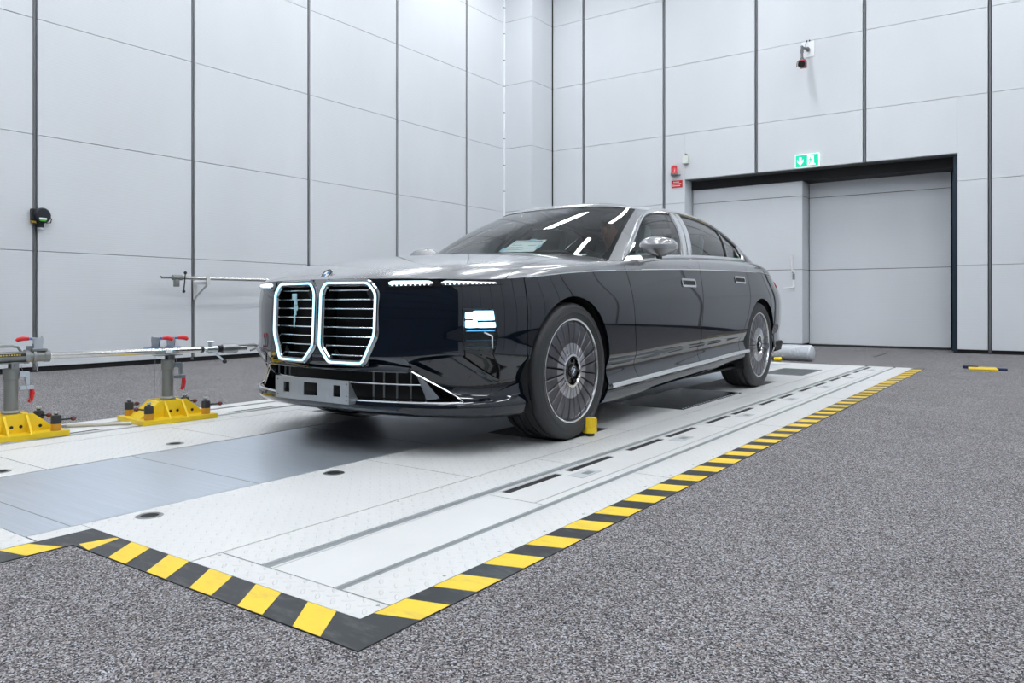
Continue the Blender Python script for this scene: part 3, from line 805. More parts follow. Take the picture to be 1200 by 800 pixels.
dlo_out = lambda x, y, z, u, v: np.where(np.abs(x) > .45, -sdlo(y, z), 1.)-.0
dlo_in = lambda x, y, z, u, v: np.where(np.abs(x) > .45, sdlo(y, z), -1.)+.004
# windscreen and rear screen in (u,v) space
UA = lambda v: np.interp(v, [S_gh.vs[0], S_gh.vs[-1]], [np.interp(5.80, J, TJ), np.interp(5.80, J, TJ)])
ws_in = lambda x, y, z, u, v: np.minimum(UA(v)-np.abs(u), (S_gh.vs[-1]-.02-v))
ws_out = lambda x, y, z, u, v: -ws_in(x, y, z, u, v)
UR = lambda v: np.interp(v, [S_gh.vs[0], S_gh.vs[-1]], [np.interp(14.9, J, TJ), np.interp(14.6, J, TJ)])
rs_in = lambda x, y, z, u, v: np.minimum(np.minimum(np.abs(u)-UR(v), S_gh.vs[-1]-.04-v), v-S_gh.vs[0]-.01)
rs_out = lambda x, y, z, u, v: -rs_in(x, y, z, u, v)
shell = clip(S_gh, [dlo_out, ws_out, rs_out]); roofp = clip(S_roof, [])
panel('roof_and_pillars', [(*shell, 0), (*roofp, 0)], PAINT_G, car, label='grey roof with pillars')
wsp = clip(S_gh, [lambda x, y, z, u, v: ws_in(x, y, z, u, v)+.006])
panel('windscreen', [(*wsp, 0)], GLASSF, car, flange=0, offset=-.004, label='curved windscreen')
rsp = clip(S_gh, [lambda x, y, z, u, v: rs_in(x, y, z, u, v)+.006])
panel('rear_window', [(*rsp, 0)], GLASS, car, flange=0, offset=-.004)
# black band along windscreen top/sides
band = clip(S_gh, [lambda x, y, z, u, v: ws_in(x, y, z, u, v)+.004, lambda x, y, z, u, v: .075-(UA(v)-np.abs(u))])
panel('windscreen_band', [(*band, 0)], GLOSSBLK, car, flange=0, offset=-.0055)
band = clip(S_gh, [lambda x, y, z, u, v: ws_in(x, y, z, u, v)+.004, lambda x, y, z, u, v: v-S_gh.vs[0]*0-(S_gh.vs[-1]-.085)])
panel('windscreen_band', [(*band, 0)], GLOSSBLK, car, flange=0, offset=-.0056)
# ================================================================ CAR DETAILS
fy = S_body.y_at
def round_poly(P_, r, n=4):
    out = []; m = len(P_)
    for i in range(m):
        a, b, c_ = [Vector((*P_[k % m], 0)) for k in (i-1, i, i+1)]
        d1 = (a-b).normalized(); d2 = (c_-b).normalized(); rr = min(r, .45*(a-b).length, .45*(c_-b).length)
        p, q = b+d1*rr, b+d2*rr
        for k in range(n+1):
            t = k/n; w = (1-t)**2*p+2*t*(1-t)*b+t*t*q; out.append((w.x, w.y))
    return out
def grow_poly(P_, g):
    n = len(P_); out = []
    A = sum(P_[i][0]*P_[(i+1) % n][1]-P_[(i+1) % n][0]*P_[i][1] for i in range(n)); sg = 1 if A > 0 else -1
    for i in range(n):
        a, b, c_ = [np.array(P_[k % n]) for k in (i-1, i, i+1)]
        n1 = np.array([(b-a)[1], -(b-a)[0]]); n1 = n1/max(1e-9, np.hypot(*n1)); n2 = np.array([(c_-b)[1], -(c_-b)[0]]); n2 = n2/max(1e-9, np.hypot(*n2))
        m_ = n1+n2; m_ = m_/max(1e-9, np.hypot(*m_)); k = 1/max(.5, m_@n1)
        out.append(tuple(b+sg*g*k*m_))
    return out
def loft_loops(mb, loops, mi=0, smooth=False, close=True):
    n = len(loops[0]); vs_ = [p for L in loops for p in L]; fs_ = []
    for i in range(len(loops)-1):
        for k in range(n if close else n-1): fs_.append((i*n+k, i*n+(k+1) % n, (i+1)*n+(k+1) % n, (i+1)*n+k))
    return mb.add(vs_, fs_, mi, smooth)

# ---- kidney grilles
def kid_y(x, z): return -.972+.235*x*x+.045*(z-.44)      # front face of the frames
KR = round_poly(KID, .022, 3)
for sg in (1, -1):
    def L3(P_, dy): return [(sg*x, kid_y(x, z)+dy, z) for x, z in P_]
    fr = MB()
    loft_loops(fr, [L3(grow_poly(KR, .017), .075), L3(grow_poly(KR, .015), .010), L3(grow_poly(KR, .010), .002), L3(grow_poly(KR, .003), .0), L3(grow_poly(KR, -.016), .004), L3(grow_poly(KR, -.020), .012), L3(grow_poly(KR, -.022), .10)])
    kid = fr.build('kidney_grille', mat('dark_chrome', (.30, .32, .34), .15, metal=1.) if sg == 1 else MATS['dark_chrome'], car, 'octagonal upright grille with a glowing light ring')
    rg = MB(); loft_loops(rg, [L3(grow_poly(KR, .0015), .0), L3(grow_poly(KR, .0010), -.006), L3(grow_poly(KR, -.0075), -.005), L3(grow_poly(KR, -.008), .003)], smooth=False)
    rg.build('light_ring', GLOW, kid, 'glowing pale blue light ring')
    bk = MB(); inner = grow_poly(KR, -.021); c0 = (.205, .64)
    vs_ = [(sg*x, kid_y(x, z)+.095, z) for x, z in inner]+[(sg*c0[0], kid_y(*c0)+.095, c0[1])]
    bk.add(vs_, [(i, (i+1) % len(inner), len(inner)) for i in range(len(inner))]); bk.build('grille_backing', MATBLK, kid)
    # slats: flat blades, each a bright front edge
    P_ = np.array(grow_poly(KID, -.019))
    def span(z):
        xs = []
        for a, b in zip(P_, np.roll(P_, -1, 0)):
            if (a[1]-z)*(b[1]-z) < 0: xs.append(a[0]+(b[0]-a[0])*(z-a[1])/(b[1]-a[1]))
        return min(xs), max(xs)
    for i, z in enumerate(np.linspace(.805, .478, 8)):
        x0, x1 = span(z); xs = np.linspace(x0+.004, x1-.004, 8); lp = []
        for x in xs:
            y = kid_y(x, z)+.028; lp.append([(sg*x, y, z+.0026), (sg*x, y-.002, z), (sg*x, y, z-.0026), (sg*x, y+.05, z-.005), (sg*x, y+.05, z+.001)])
        sl = MB(); loft_loops(sl, [r_[:3] for r_ in lp], 0, close=False); loft_loops(sl, [r_[2:]+r_[:1] for r_ in lp], 1, close=False); sl.add(lp[0], [(0, 1, 2, 3, 4)], 1); sl.add(lp[-1], [(4, 3, 2, 1, 0)], 1)
        sl.build('slat', [SATIN, MATBLK], kid)
    # small sensor / camera pod at the inner top corner and lower frame bracket
    cx_ = .335 if sg == 1 else .075
    pod = MB(); pod.box((-.018, -.012, -.026), (.018, .03, .026), bev=.006, M=T(sg*cx_, kid_y(cx_, .78)+.03, .785) @ Matrix.Rotation(-.6*1, 4, 'Y')); pod.build('sensor_pod', BLACKMETAL, kid)
    br = MB(); br.tube([(sg*.09, kid_y(.09, .5)+.05, .50), (sg*.12, kid_y(.12, .465)+.05, .468), (sg*.29, kid_y(.29, .465)+.05, .468), (sg*.33, kid_y(.33, .5)+.05, .505)], .009, 8); br.build('lower_bracket', BLACKMETAL, kid)
# pale blue stack of small boxes in the right-hand grille of the car
tg = MB(); y0 = kid_y(.20, .75)+.022
for i, (dx, z, w, h) in enumerate(((0, .775, .036, .022), (.006, .745, .022, .02), (.010, .715, .028, .02), (.004, .69, .014, .02), (.0, .66, .010, .03), (-.006, .63, .008, .025))):
    tg.box((-.215+dx-w/2, y0-.004+.003*(i % 2), z-h/2-.004), (-.215+dx+w/2, y0+.003*(i % 2), z+h/2+.004), M=None)
tg.build('grille_shape', mat('pale_blue_matt', (.45, .68, .75), .5), car, 'pale blue irregular shape in the grille')

# ---- hood badge (roundel)
def roundel(M, r, parent, name='roundel'):
    mb = MB(); n = 32
    mb.lathe([(r, 0), (r*.99, .002), (r*.62, .003), ], n, 0, M); mb.lathe([(r*1.06, -.001), (r*1.06, .002), (r*.97, .003)], n, 1, M)
    for q in range(4):
        vs_ = [(0, 0, .0034)]+[(r*.62*math.cos(q*math.pi/2+k*math.pi/16), r*.62*math.sin(q*math.pi/2+k*math.pi/16), .0034) for k in range(9)]
        mb.add(vs_, [(0, k+1, k+2) for k in range(8)], 2 if q % 2 else 3, False, M)
    return mb.build(name, [GLOSSBLK, CHROME, WHITE, BLUE], parent, 'round black badge with blue and white quarters')
hz_ = S_top
def top_z(x, y):
    p = hz_.pts; dd = (p[:, 0]-x)**2+(p[:, 1]-y)**2; i = np.argsort(dd)[:5]; w = 1/(dd[i]+1e-6); return float((p[i, 2]*w).sum()/w.sum())
zb = top_z(0, -.895)
roundel(T(0, -.895, zb+.003) @ Matrix.Rotation(.85, 4, 'X') @ T(0, 0, .001), .036, hood)

# ---- daytime running light strip under the hood edge, both sides
def uz_in(u0, u1, zlo, zhi):
    """strip on the nose between stations; zlo/zhi functions of station"""
    def phi(x, y, z, u, v):
        j = np.interp(np.abs(u), TJ, J)
        return np.minimum(np.minimum(j-u0, u1-j)*.08, np.minimum(z-np.interp(j, *zlo), np.interp(j, *zhi)-z))
    return phi
ZLO = ([1.7, 5.4], [.800, .832]); ZHI = ([1.7, 5.4], [.855, .850])
for sd, sg in ((left, 1), (right, -1)):
    hs_ = clip(S_body, [sd, uz_in(2.02, 5.36, ZLO, ZHI)])
    drl = panel('running_light', [(*hs_, 0)], GLOSSBLK, car, flange=.006, offset=.004, label='slim daytime running light under the hood edge')
    for a, b in ((2.22, 3.36), (3.56, 5.06)):
        b_ = clip(S_body, [sd, uz_in(a, b, ([1.7, 5.4], [.8155, .8355]), ([1.7, 5.4], [.846, .8455]))])
        panel('light_bar', [(*b_, 0)], GLOWW, drl, flange=.006, offset=.009)
        nn = int((b-a)*9)
        for k in range(nn):                       # dark facets along the bar
            j = a+(b-a)*(k+.5)/nn; t = np.interp(j, J, TJ); p5 = nspline(TJ, k5)(t)[0]; p6 = nspline(TJ, k6)(t)[0]
            zc = np.interp(j, [1.7, 5.4], [.823, .8385]); w = (zc-p5[2])/(p6[2]-p5[2]); p = p5*(1-w)+p6*w
            pn = nspline(TJ, PN)(t)[0]
            MB().box((-.007, -.002, -.004), (.007, .004, .004), M=T(sg*(p[0]+pn[0]*.010), p[1]+pn[1]*.010, zc) @ RZ(math.atan2(pn[0]*sg, -pn[1])*1)).build('facet', SATIN, drl)
    # ---- lower headlamp
    hb = clip(S_body, [poly_in(LAMPBOX if sg == 1 else mir(LAMPBOX), .002)])
    hl = panel('headlamp', [(*hb, 0)], GLOSSBLK, car, flange=0, offset=-.014, label='headlamp block with bright bluish LED modules')
    def on_l(x, z, off): return (sg*x, fy(x, z)+off, z)
    for (xa, xb, za, zb_, e) in ((.781, .802, .664, .696, 0), (.807, .866, .658, .702, 0), (.781, .814, .622, .656, 0), (.820, .866, .622, .646, 0)):
        m_ = MB(); q = [(xa, za), (xb, za), (xb, zb_), (xa, zb_)]
        fr_ = [on_l(x, z, -.002+.010) for x, z in round_poly(q, .006, 3)]; bk_ = [on_l(x, z, .03) for x, z in round_poly(q, .006, 3)]
        loft_loops(m_, [bk_, fr_]); m_.add(fr_, [tuple(range(len(fr_)))]); m_.build('led_module', HEADL, hl, 'dazzling bluish white LED module')
    for z in (.605, .560, .528):
        m_ = MB(); m_.tube([on_l(x, z, .012) for x in np.linspace(.782, .868, 6)], .0035, 6); m_.build('lamp_fin', mat('lamp_blue', (.10, .28, .42), .2, metal=.6) if 'lamp_blue' not in MATS else MATS['lamp_blue'], hl)
    m_ = MB(); m_.tube([on_l(x, z, .006) for x, z in ((.84, .60), (.862, .58), (.862, .52))], .005, 6); m_.build('lamp_fin', SATIN, hl)
    gl = clip(S_body, [poly_in(LAMPBOX if sg == 1 else mir(LAMPBOX), .0), lambda x, y, z, u, v: z-.515])
    panel('lamp_lens', [(*gl, 0)], LENS, hl, flange=0, offset=-.002)
    m_ = MB(); edge = round_poly(LAMPBOX, .01, 3); m_.tube([on_l(x, z, .001) for x, z in edge], .0035, 6, closed=True); m_.build('lamp_surround', GLOSSBLK, hl)
    # sculpted facet under the lamp, leaning down towards the bumper foot
    TLq, TRq, BRq, BLq = (.545, .452), (.772, .486), (.858, .356), (.762, .338)
    fac = MB(); ns_, nt_ = 12, 6; gq = []
    for i in range(ns_+1):
        a_ = i/ns_; row = []
        for k in range(nt_+1):
            t = k/nt_; x = (TLq[0]*(1-a_)+TRq[0]*a_)*(1-t)+(BLq[0]*(1-a_)+BRq[0]*a_)*t; z = (TLq[1]*(1-a_)+TRq[1]*a_)*(1-t)+(BLq[1]*(1-a_)+BRq[1]*a_)*t
            row.append((sg*x, fy(x, z)-.003-.024*(1-t)*min(1, a_*3+.15)*min(1, (1-a_)*4+.1), z))
        gq.append(row)
    loft_loops(fac, gq, close=False, smooth=True)
    loft_loops(fac, [[r_[0], (r_[0][0], fy(abs(r_[0][0]), r_[0][2]+.008)+.002, r_[0][2]+.010)] for r_ in gq], close=False, smooth=True)
    fac.build('bumper_facet', PAINT_D, bumper)
    # lower corner winglet ahead of the wheel
    wl_ = MB(); lp = []
    for t in np.linspace(0, 1, 10):
        x = .80+.118*t; z0 = .262+.10*t; z1 = .235+.01*t
        y = fy(min(x, .915), .3)+ .0
        lp.append([(sg*x, y-.012, z0), (sg*(x+.004), y-.022, (z0+z1)/2), (sg*x, y-.012, z1)])
    loft_loops(wl_, lp, close=False); wl_.build('bumper_winglet', PAINT_D, bumper)

# ---- lower intake: dark mouth, bars, fins, bright lower edge, number plate carrier
ib = clip(S_body, [poly_in(INT, .006)])
intake = panel('lower_intake', [(*ib, 0)], MATBLK, car, flange=0, offset=-.10, label='wide dark lower air intake')
mth = MB(); E_ = []
for a, b in zip(INT, INT[1:]+INT[:1]):
    for t in np.linspace(0, 1, 16, endpoint=False): E_.append((a[0]+(b[0]-a[0])*t, a[1]+(b[1]-a[1])*t))
loft_loops(mth, [[(x, fy(abs(x), z)+.0, z) for x, z in E_], [(x*.985, fy(abs(x), z)+.11, z) for x, z in E_]]); mth.build('intake_mouth', GLOSSBLK, intake)
for z, xa in ((.338, .60),):
    m_ = MB(); m_.tube([(x, fy(abs(x), z)+.045, z) for x in np.linspace(-xa, xa, 24)], .006, 8); m_.build('intake_bar', SATIN, intake)
for x in (-.52, -.42, -.36, .30, .36, .43, .50, .57):
    m_ = MB(); m_.tube([(x, fy(abs(x), .33)+.055, z) for z in (.27, .335, .40)], .005, 6); m_.build('intake_bar', PROFILE, intake)
for sg in (1, -1):
    m_ = MB(); a = [(.548, .40), (.562, .40), (.665, .282), (.65, .275), (.615, .275)]
    f_ = [(sg*x, fy(x, z)+.012, z) for x, z in a]; b_ = [(sg*x, fy(x, z)+.05, z) for x, z in a]
    loft_loops(m_, [b_, f_]); m_.add(f_, [tuple(range(5))]); m_.build('intake_fin', SATIN, intake)
    m_ = MB(); m_.tube([(sg*x, fy(x, z)-.001, z) for x, z in zip(np.linspace(.54, .77, 12), np.linspace(.407, .264, 12))], .004, 6); m_.build('intake_edge', SATIN, intake)
m_ = MB(); m_.tube([(x, fy(abs(x), .262)-.003, .262) for x in np.linspace(-.77, .77, 40)], .0055, 8); m_.build('lower_trim', SATIN, intake)
m_ = MB(); m_.tube([(x, fy(abs(x), .262)+.004, .406) for x in np.linspace(-.54, .54, 24)], .004, 6); m_.build('upper_edge', GLOSSBLK, intake)
PLT = mat('brushed_plate', (.42, .45, .48), .38, metal=.85, noise=(30, .12))
pc = MB()
X0, X1, Z0, Z1, YP = -.300, .262, .242, .358, -.985
hx = [(-.232, -.186, .275, .328), (-.075, .030, .268, .335), (.150, .200, .275, .332)]
cells = [(X0, hx[0][0], Z0, Z1)]
for i, h in enumerate(hx):
    nx = hx[i+1][0] if i+1 < len(hx) else X1
    cells += [(h[0], h[1], Z0, h[2]), (h[0], h[1], h[3], Z1), (h[1], nx, Z0, Z1)]
for a, b, c_, d_ in cells: pc.box((a, YP, c_), (b, YP+.004, d_))
pc.prism([(YP+.004, Z0), (YP+.075, Z0), (YP+.06, Z0+.02), (YP+.004, Z1)], 0, .004, M=T(X1-.004, 0, 0) @ Matrix(((0, 0, 1, 0), (1, 0, 0, 0), (0, 1, 0, 0), (0, 0, 0, 1))))
pc.prism([(YP+.004, Z0), (YP+.075, Z0), (YP+.06, Z0+.02), (YP+.004, Z1)], 0, .004, M=T(X0, 0, 0) @ Matrix(((0, 0, 1, 0), (1, 0, 0, 0), (0, 1, 0, 0), (0, 0, 0, 1))))
plate_c = pc.build('plate_carrier', PLT, car, 'bare grey metal plate carrier with three square holes')
for x, z in ((X0+.02, Z0+.018), (X0+.02, Z1-.018), (X1-.018, Z0+.018), (X1-.018, Z0+.04), (X1-.018, Z1-.018)):
    MB().lathe([(.004, 0), (.003, .002), (0, .002)], 8, M=T(x, YP, z) @ Matrix.Rotation(math.pi/2, 4, 'X')).build('rivet', BLACKMETAL, plate_c)
# ---- floor pan and inner shell
kb = nspline(TJ, k0)(np.linspace(0, TJ[-1], 80)); op = [(p[0], p[1]) for p in kb]; op += [(-x, y) for x, y in op[::-1][1:-1]]
ub = MB(); ub.prism([(x*.995, y) for x, y in op], .185, .20); ub.build('floor_pan', MATBLK, car)
for S_, off in ((S_body, -.045), (S_top, -.035)):
    sh = clip(S_, [arch(AF, .02), arch(AR, .02), lambda x, y, z, u, v: z-.30, lambda x, y, z, u, v: y+.45, lambda x, y, z, u, v: 3.9-y] if S_ is S_body else [lambda x, y, z, u, v: y-.9, lambda x, y, z, u, v: 3.5-y])
    panel('inner_shell', [(*sh, 0)], INTER, car, flange=0, offset=off)
for a in (AF, AR):
    for sg in (1, -1):
        m_ = MB(); r = a[2]+.012; n = 30; A = [math.radians(-28+236*k/(n-1)) for k in range(n)]
        lp = [[(sg*.935, a[0]+r*math.cos(t), a[1]+r*math.sin(t)) for t in A], [(sg*.55, a[0]+r*math.cos(t), a[1]+r*math.sin(t)) for t in A]]
        loft_loops(m_, lp, close=False, smooth=True); ce = (sg*.55, a[0], a[1]); rim = lp[1]
        m_.add(rim+[ce], [(k, k+1, n) for k in range(n-1)]); m_.build('wheel_arch_liner', MATBLK, car)

# ---- side window frames, glass, pillars
gx = lambda y, z: S_gh.x_at(y, z)
for sd, sg in ((left, 1), (right, -1)):
    fr = MB(); D_ = np.vstack([top[::2], bot[::2]])
    pts_ = [(sg*(gx(y, z)+.001), y, z) for y, z in D_]
    fr.tube(pts_, .016, 8, closed=True); frame = fr.build('window_frame', SATIN, car, 'bright metal side window frame')
    y_b = lambda z, o: np.interp(z, [1.05, 1.44], [1.735+o, 2.045+o])
    for o in (-.055, .035):
        m_ = MB(); zs = np.linspace(1.062, 1.445, 12); lp = []
        for z in zs:
            y = y_b(z, o); w = .036
            lp.append([(sg*(gx(y-w, z)+.004), y-w, z), (sg*(gx(y, z)+.008), y, z), (sg*(gx(y+w, z)+.004), y+w, z), (sg*(gx(y+w, z)-.012), y+w, z), (sg*(gx(y-w, z)-.012), y-w, z)])
        loft_loops(m_, lp); m_.build('pillar_trim', SATIN, frame)
    m_ = MB(); lp = []
    for z in np.linspace(1.095, 1.39, 8):
        y = np.interp(z, [1.09, 1.40], [2.62, 2.89]); lp.append([(sg*(gx(y-.016, z)+.003), y-.016, z), (sg*(gx(y+.016, z)+.003), y+.016, z), (sg*(gx(y+.016, z)-.012), y+.016, z), (sg*(gx(y-.016, z)-.012), y-.016, z)])
    loft_loops(m_, lp); m_.build('window_divider', GLOSSBLK, frame)
    wa = clip(S_gh, [sd, dlo_in, lambda x, y, z, u, v: np.interp(z, [1.05, 1.44], [1.72, 2.03])-y])
    panel('side_window', [(*wa, 0)], GLASS, car, flange=0, offset=-.008)
    wc = clip(S_gh, [sd, dlo_in, lambda x, y, z, u, v: y-np.interp(z, [1.05, 1.44], [1.72, 2.03])])
    panel('side_window', [(*wc, 0)], GLASS, car, flange=0, offset=-.008)
    m_ = MB()                                     # inner B-pillar
    m_.tube([(sg*(gx(y_b(z, 0), z)-.05), y_b(z, 0)+.02, z) for z in (1.0, 1.2, 1.44)], .04, 8); m_.build('inner_pillar', INTER, car)
    # handles: bright frame round a dark grip well
    for y0_, y1_, z_, dr_ in ((1.475, 1.725, .884, DOORS[sg][0]), (2.590, 2.828, .932, DOORS[sg][1])):
        q = round_poly([(y0_, z_-.030), (y1_, z_-.030), (y1_, z_+.030), (y0_, z_+.030)], .018, 4); q2 = grow_poly(q, -.0145)
        bx_ = lambda y, z: S_body.x_at(y, z)
        m_ = MB(); loft_loops(m_, [[(sg*(bx_(y, z)-.004), y, z) for y, z in q], [(sg*(bx_(y, z)+.006), y, z) for y, z in q], [(sg*(bx_(y, z)+.006), y, z) for y, z in q2], [(sg*(bx_(y, z)-.001), y, z) for y, z in q2]])
        m_.add([(sg*(bx_(y, z)+.0015), y, z) for y, z in q2], [tuple(range(len(q2)))], 1); m_.build('door_handle', [SATIN, MATBLK], dr_, 'bright framed flush door handle')
    # mirror
    mr = MB(); vs_, fs_ = [], []; nu_ = 28
    pw = lambda v_, e: math.copysign(abs(v_)**e, v_)
    rows = [(-.062, .02, .35), (-.060, .36, .35), (-.046, .66, .22), (-.022, .93, .05), (-.016, .985, .0), (.006, 1., 0), (.012, .985, 0), (.030, .90, 0), (.046, .74, 0), (.057, .50, 0), (.062, .22, 0), (.063, .02, 0)]
    for (dz, sc_, sh) in rows:
        for k in range(nu_):
            a = 2*math.pi*k/nu_; vs_.append((sg*(1.002+.120*sc_*pw(math.cos(a), .72)-.03*sh), .985+.098*sc_*pw(math.sin(a), .72), 1.105+dz-.004*math.cos(a)))
    nv_ = len(rows)-1
    for i in range(nv_):
        for k in range(nu_): fs_.append((i*nu_+k, i*nu_+(k+1) % nu_, (i+1)*nu_+(k+1) % nu_, (i+1)*nu_+k))
    mr.add(vs_, fs_, 0, True); mirror = mr.build('door_mirror', PAINT_G, car, 'grey door mirror on a bright arm')
    m_ = MB(); lp = []
    for t in np.linspace(0, 1, 6):
        x = .868+.13*t; y = .82+.16*t; z = 1.014+.020*t; w = .055-.01*t; h = .023-.006*t
        lp.append([(sg*x, y-w, z-h*.3), (sg*x, y-w*.3, z+h), (sg*x, y+w, z+h*.7), (sg*x, y+w, z-h), (sg*x, y-w*.4, z-h)])
    loft_loops(m_, lp); m_.add(lp[-1], [(0, 1, 2, 3, 4)]); m_.build('mirror_arm', SATIN, mirror)
    m_ = MB(); m_.box((sg*.95, .968, 1.025), (sg*1.01, 1.03, 1.065), bev=.008); m_.build('mirror_foot', BLACKMETAL, mirror)
    # rear lamp
    rl = clip(S_body, [sd, lambda x, y, z, u, v: np.minimum(np.minimum(np.abs(u)-np.interp(13.45, J, TJ), np.interp(16.5, J, TJ)-np.abs(u)), np.minimum(z-.89, .945-z))])
    panel('rear_lamp', [(*rl, 0)], RED, car, flange=.004, offset=.004, label='red rear lamp')
    m_ = MB(); m_.prism([(3.70, .29), (3.88, .30), (3.93, .37), (3.90, .385), (3.72, .36)], 0, .03, M=T(sg*.93-.015, 0, 0) @ Matrix(((0, 0, 1, 0), (1, 0, 0, 0), (0, 1, 0, 0), (0, 0, 0, 1)))); m_.build('rear_flap', MATBLK, car)

# ---- wheels
def make_wheel():
    w = link('wheel', None, car, 'wheel with a many-spoked flat polished rim')
    ty = MB(); prof = [(.268, -.125), (.285, -.130), (.325, -.136), (.352, -.130), (.367, -.112)]
    for x in (-.075, -.025, .025, .075):
        prof += [(.372, x-.0085), (.372, x-.0060), (.362, x-.0045), (.362, x+.0045), (.372, x+.0060)]
    prof += [(.3715, .100), (.368, .112), (.360, .124), (.352, .130), (.345, .1315), (.3435, .1335), (.340, .1340), (.3385, .1328), (.330, .1345), (.320, .1355), (.3185, .1370), (.314, .1372), (.3125, .1352), (.300, .1335), (.288, .128), (.281, .122), (.270, .118)]
    ty.lathe(prof, 96, 0, None, True, 'x'); ty.build('tyre', RUBBER, w)
    rm = MB(); rm.lathe([(.281, .118), (.2835, .124), (.2825, .1285), (.277, .1295), (.2735, .127), (.271, .116), (.268, .10), (.262, .0), (.255, -.12)], 72, 0, None, True, 'x'); rm.build('rim_ring', SATIN, w, 'bright outer rim ring')
    dk_ = MB(); dk_.lathe([(.272, .095), (.10, .100), (.0, .100)], 48, 0, None, False, 'x'); dk_.build('rim_disc', BLACKMETAL, w)
    SPK = MATS.get('rim_grey') or mat('rim_grey', (.12, .12, .135), .30, metal=.85); SPI = MATS.get('rim_light') or mat('rim_light', (.40, .40, .43), .28, metal=.85)
    N = 24; mesh = None
    for k in range(N):
        if mesh is None:
            s_ = MB(); pr = [(.269, .112), (.255, .1185), (.20, .1215), (.150, .1195), (.147, .1205), (.10, .122), (.089, .118)]
            vs_, fs_ = [], []
            for (r, x) in pr:
                half = math.pi/N-.0035/r
                for q in (-1, -.86, 0, .86, 1):
                    a = q*half; vs_.append((x-(.004 if abs(q) == 1 else 0), r*math.sin(a), r*math.cos(a)))
                vs_ += []
            for i in range(len(pr)-1):
                for q in range(4): fs_.append((i*5+q, i*5+q+1, (i+1)*5+q+1, (i+1)*5+q))
            s_.add(vs_[:20], fs_[:12], 0, False); s_.add(vs_[15:], [(a-15, b-15, c-15, d-15) for a, b, c, d in fs_[12:]], 1, False)
            bk_ = [(x-.018, y, z) for x, y, z in vs_]
            side = [i*5 for i in range(len(pr))]; sid2 = [i*5+4 for i in range(len(pr))]
            for sdx in (side, sid2):
                s_.add([vs_[i] for i in sdx]+[bk_[i] for i in sdx], [(i, i+1, len(pr)+i+1, len(pr)+i) for i in range(len(pr)-1)], 0, False)
            mesh = s_.mesh('spoke', [SPK, SPI])
            bm = bmesh.new(); bm.from_mesh(mesh); bmesh.ops.remove_doubles(bm, verts=bm.verts[:], dist=1e-5); bmesh.ops.recalc_face_normals(bm, faces=bm.faces[:]); bm.to_mesh(mesh); bm.free()
        link('spoke', mesh, w, None, None, (2*math.pi*k/N, 0, 0))
    hb_ = MB(); hb_.lathe([(.092, .114), (.090, .1275), (.079, .1285), (.076, .122)], 40, 0, None, True, 'x'); hb_.build('hub_ring', SATIN, w)
    hc = MB(); hc.lathe([(.077, .105), (.060, .112), (.038, .118), (.034, .130), (.0, .131)], 40, 0, None, True, 'x')
    for k in range(5):
        a = 2*math.pi*k/5; hc.cyl((.098, .056*math.cos(a), .056*math.sin(a)), (.124, .056*math.cos(a), .056*math.sin(a)), .010, 8)
    hc.build('hub', GLOSSBLK, w)
    roundel(T(.1305, 0, 0) @ Matrix.Rotation(math.pi/2, 4, 'Y'), .023, w, 'hub_badge')
    return w
w0 = make_wheel(); w0.location = (.822, 0, .3735)
for (x, y) in ((.822, 3.215), (-.822, 0), (-.822, 3.215)):
    w = copy_tree(w0, car); w.location = (x, y, .3735)
    if x < 0: w.rotation_euler = (.1, 0, math.pi)
    else: w.rotation_euler = (.13, 0, 0)

# ---- cabin
m_ = MB(); lp = []
for x in np.linspace(-.80, .80, 17):
    e = .06*(x/.8)**2; lp.append([(x, .60+e*1.5, .98), (x, .72+e, 1.025-e*.3), (x, .90, 1.03-e*.3), (x, .98, 1.00), (x, .99, .80), (x, .90, .55), (x, .6, .5)])
loft_loops(m_, lp, smooth=True); m_.build('dashboard', INTER, car)
m_ = MB(); m_.box((-.12, .93, .99), (.60, .955, 1.075), bev=.01); m_.build('display', GLOSSBLK, car)
st = MB(); st.tube([(.37+.185*math.cos(a), 1.06+.075*math.sin(a), .94+.165*math.sin(a)) for a in np.linspace(0, 2*math.pi, 28, endpoint=False)], .016, 8, closed=True); st.tube([(.20, 1.06, .94), (.37, 1.04, .93), (.54, 1.06, .94)], .02, 8); st.tube([(.37, 1.04, .93), (.37, .9, .88)], .03, 8); st.build('steering_wheel', GLOSSBLK, car)
def seat(x, y, name='front_seat', w=.25, hr=True):
    m_ = MB()
    m_.box((x-w, y-.52, .42), (x+w, y+.02, .56), bev=.05)
    B_ = T(x, y, .52) @ Matrix.Rotation(-.30, 4, 'X')
    m_.box((-w, -.09, 0), (w, .07, .62), bev=.06, M=B_)
    s_ = m_.build(name, SEATM, car)
    if hr:
        h_ = MB(); h_.box((-.155, -.075, .655), (.155, .055, .86), bev=.05, M=B_); h_.cyl((-.06, 0, .6), (-.06, 0, .68), .008, M=B_); h_.cyl((.06, 0, .6), (.06, 0, .68), .008, M=B_); h_.build('headrest', SEATM, s_)
    return s_
seat(.38, 1.62); seat(-.38, 1.62)
seat(.38, 2.72, 'rear_seat'); seat(-.38, 2.72, 'rear_seat')
m_ = MB(); m_.box((-.8, 3.0, .3), (.8, 3.1, 1.02), bev=.02); m_.box((-.75, 3.05, 1.0), (.75, 3.7, 1.03), bev=.01); m_.build('parcel_shelf', INTER, car)
m_ = MB(); m_.box((-.10, 1.17, 1.28), (.10, 1.20, 1.34), bev=.012); m_.cyl((0, 1.2, 1.32), (0, 1.22, 1.385), .012); m_.build('interior_mirror', GLOSSBLK, car)
for x in (-.30, .30):
    m_ = MB(); m_.tube([(x-.25, .56, 1.058), (x, .555, 1.066), (x+.28, .60, 1.066)], .008, 6); m_.build('wiper', MATBLK, car)
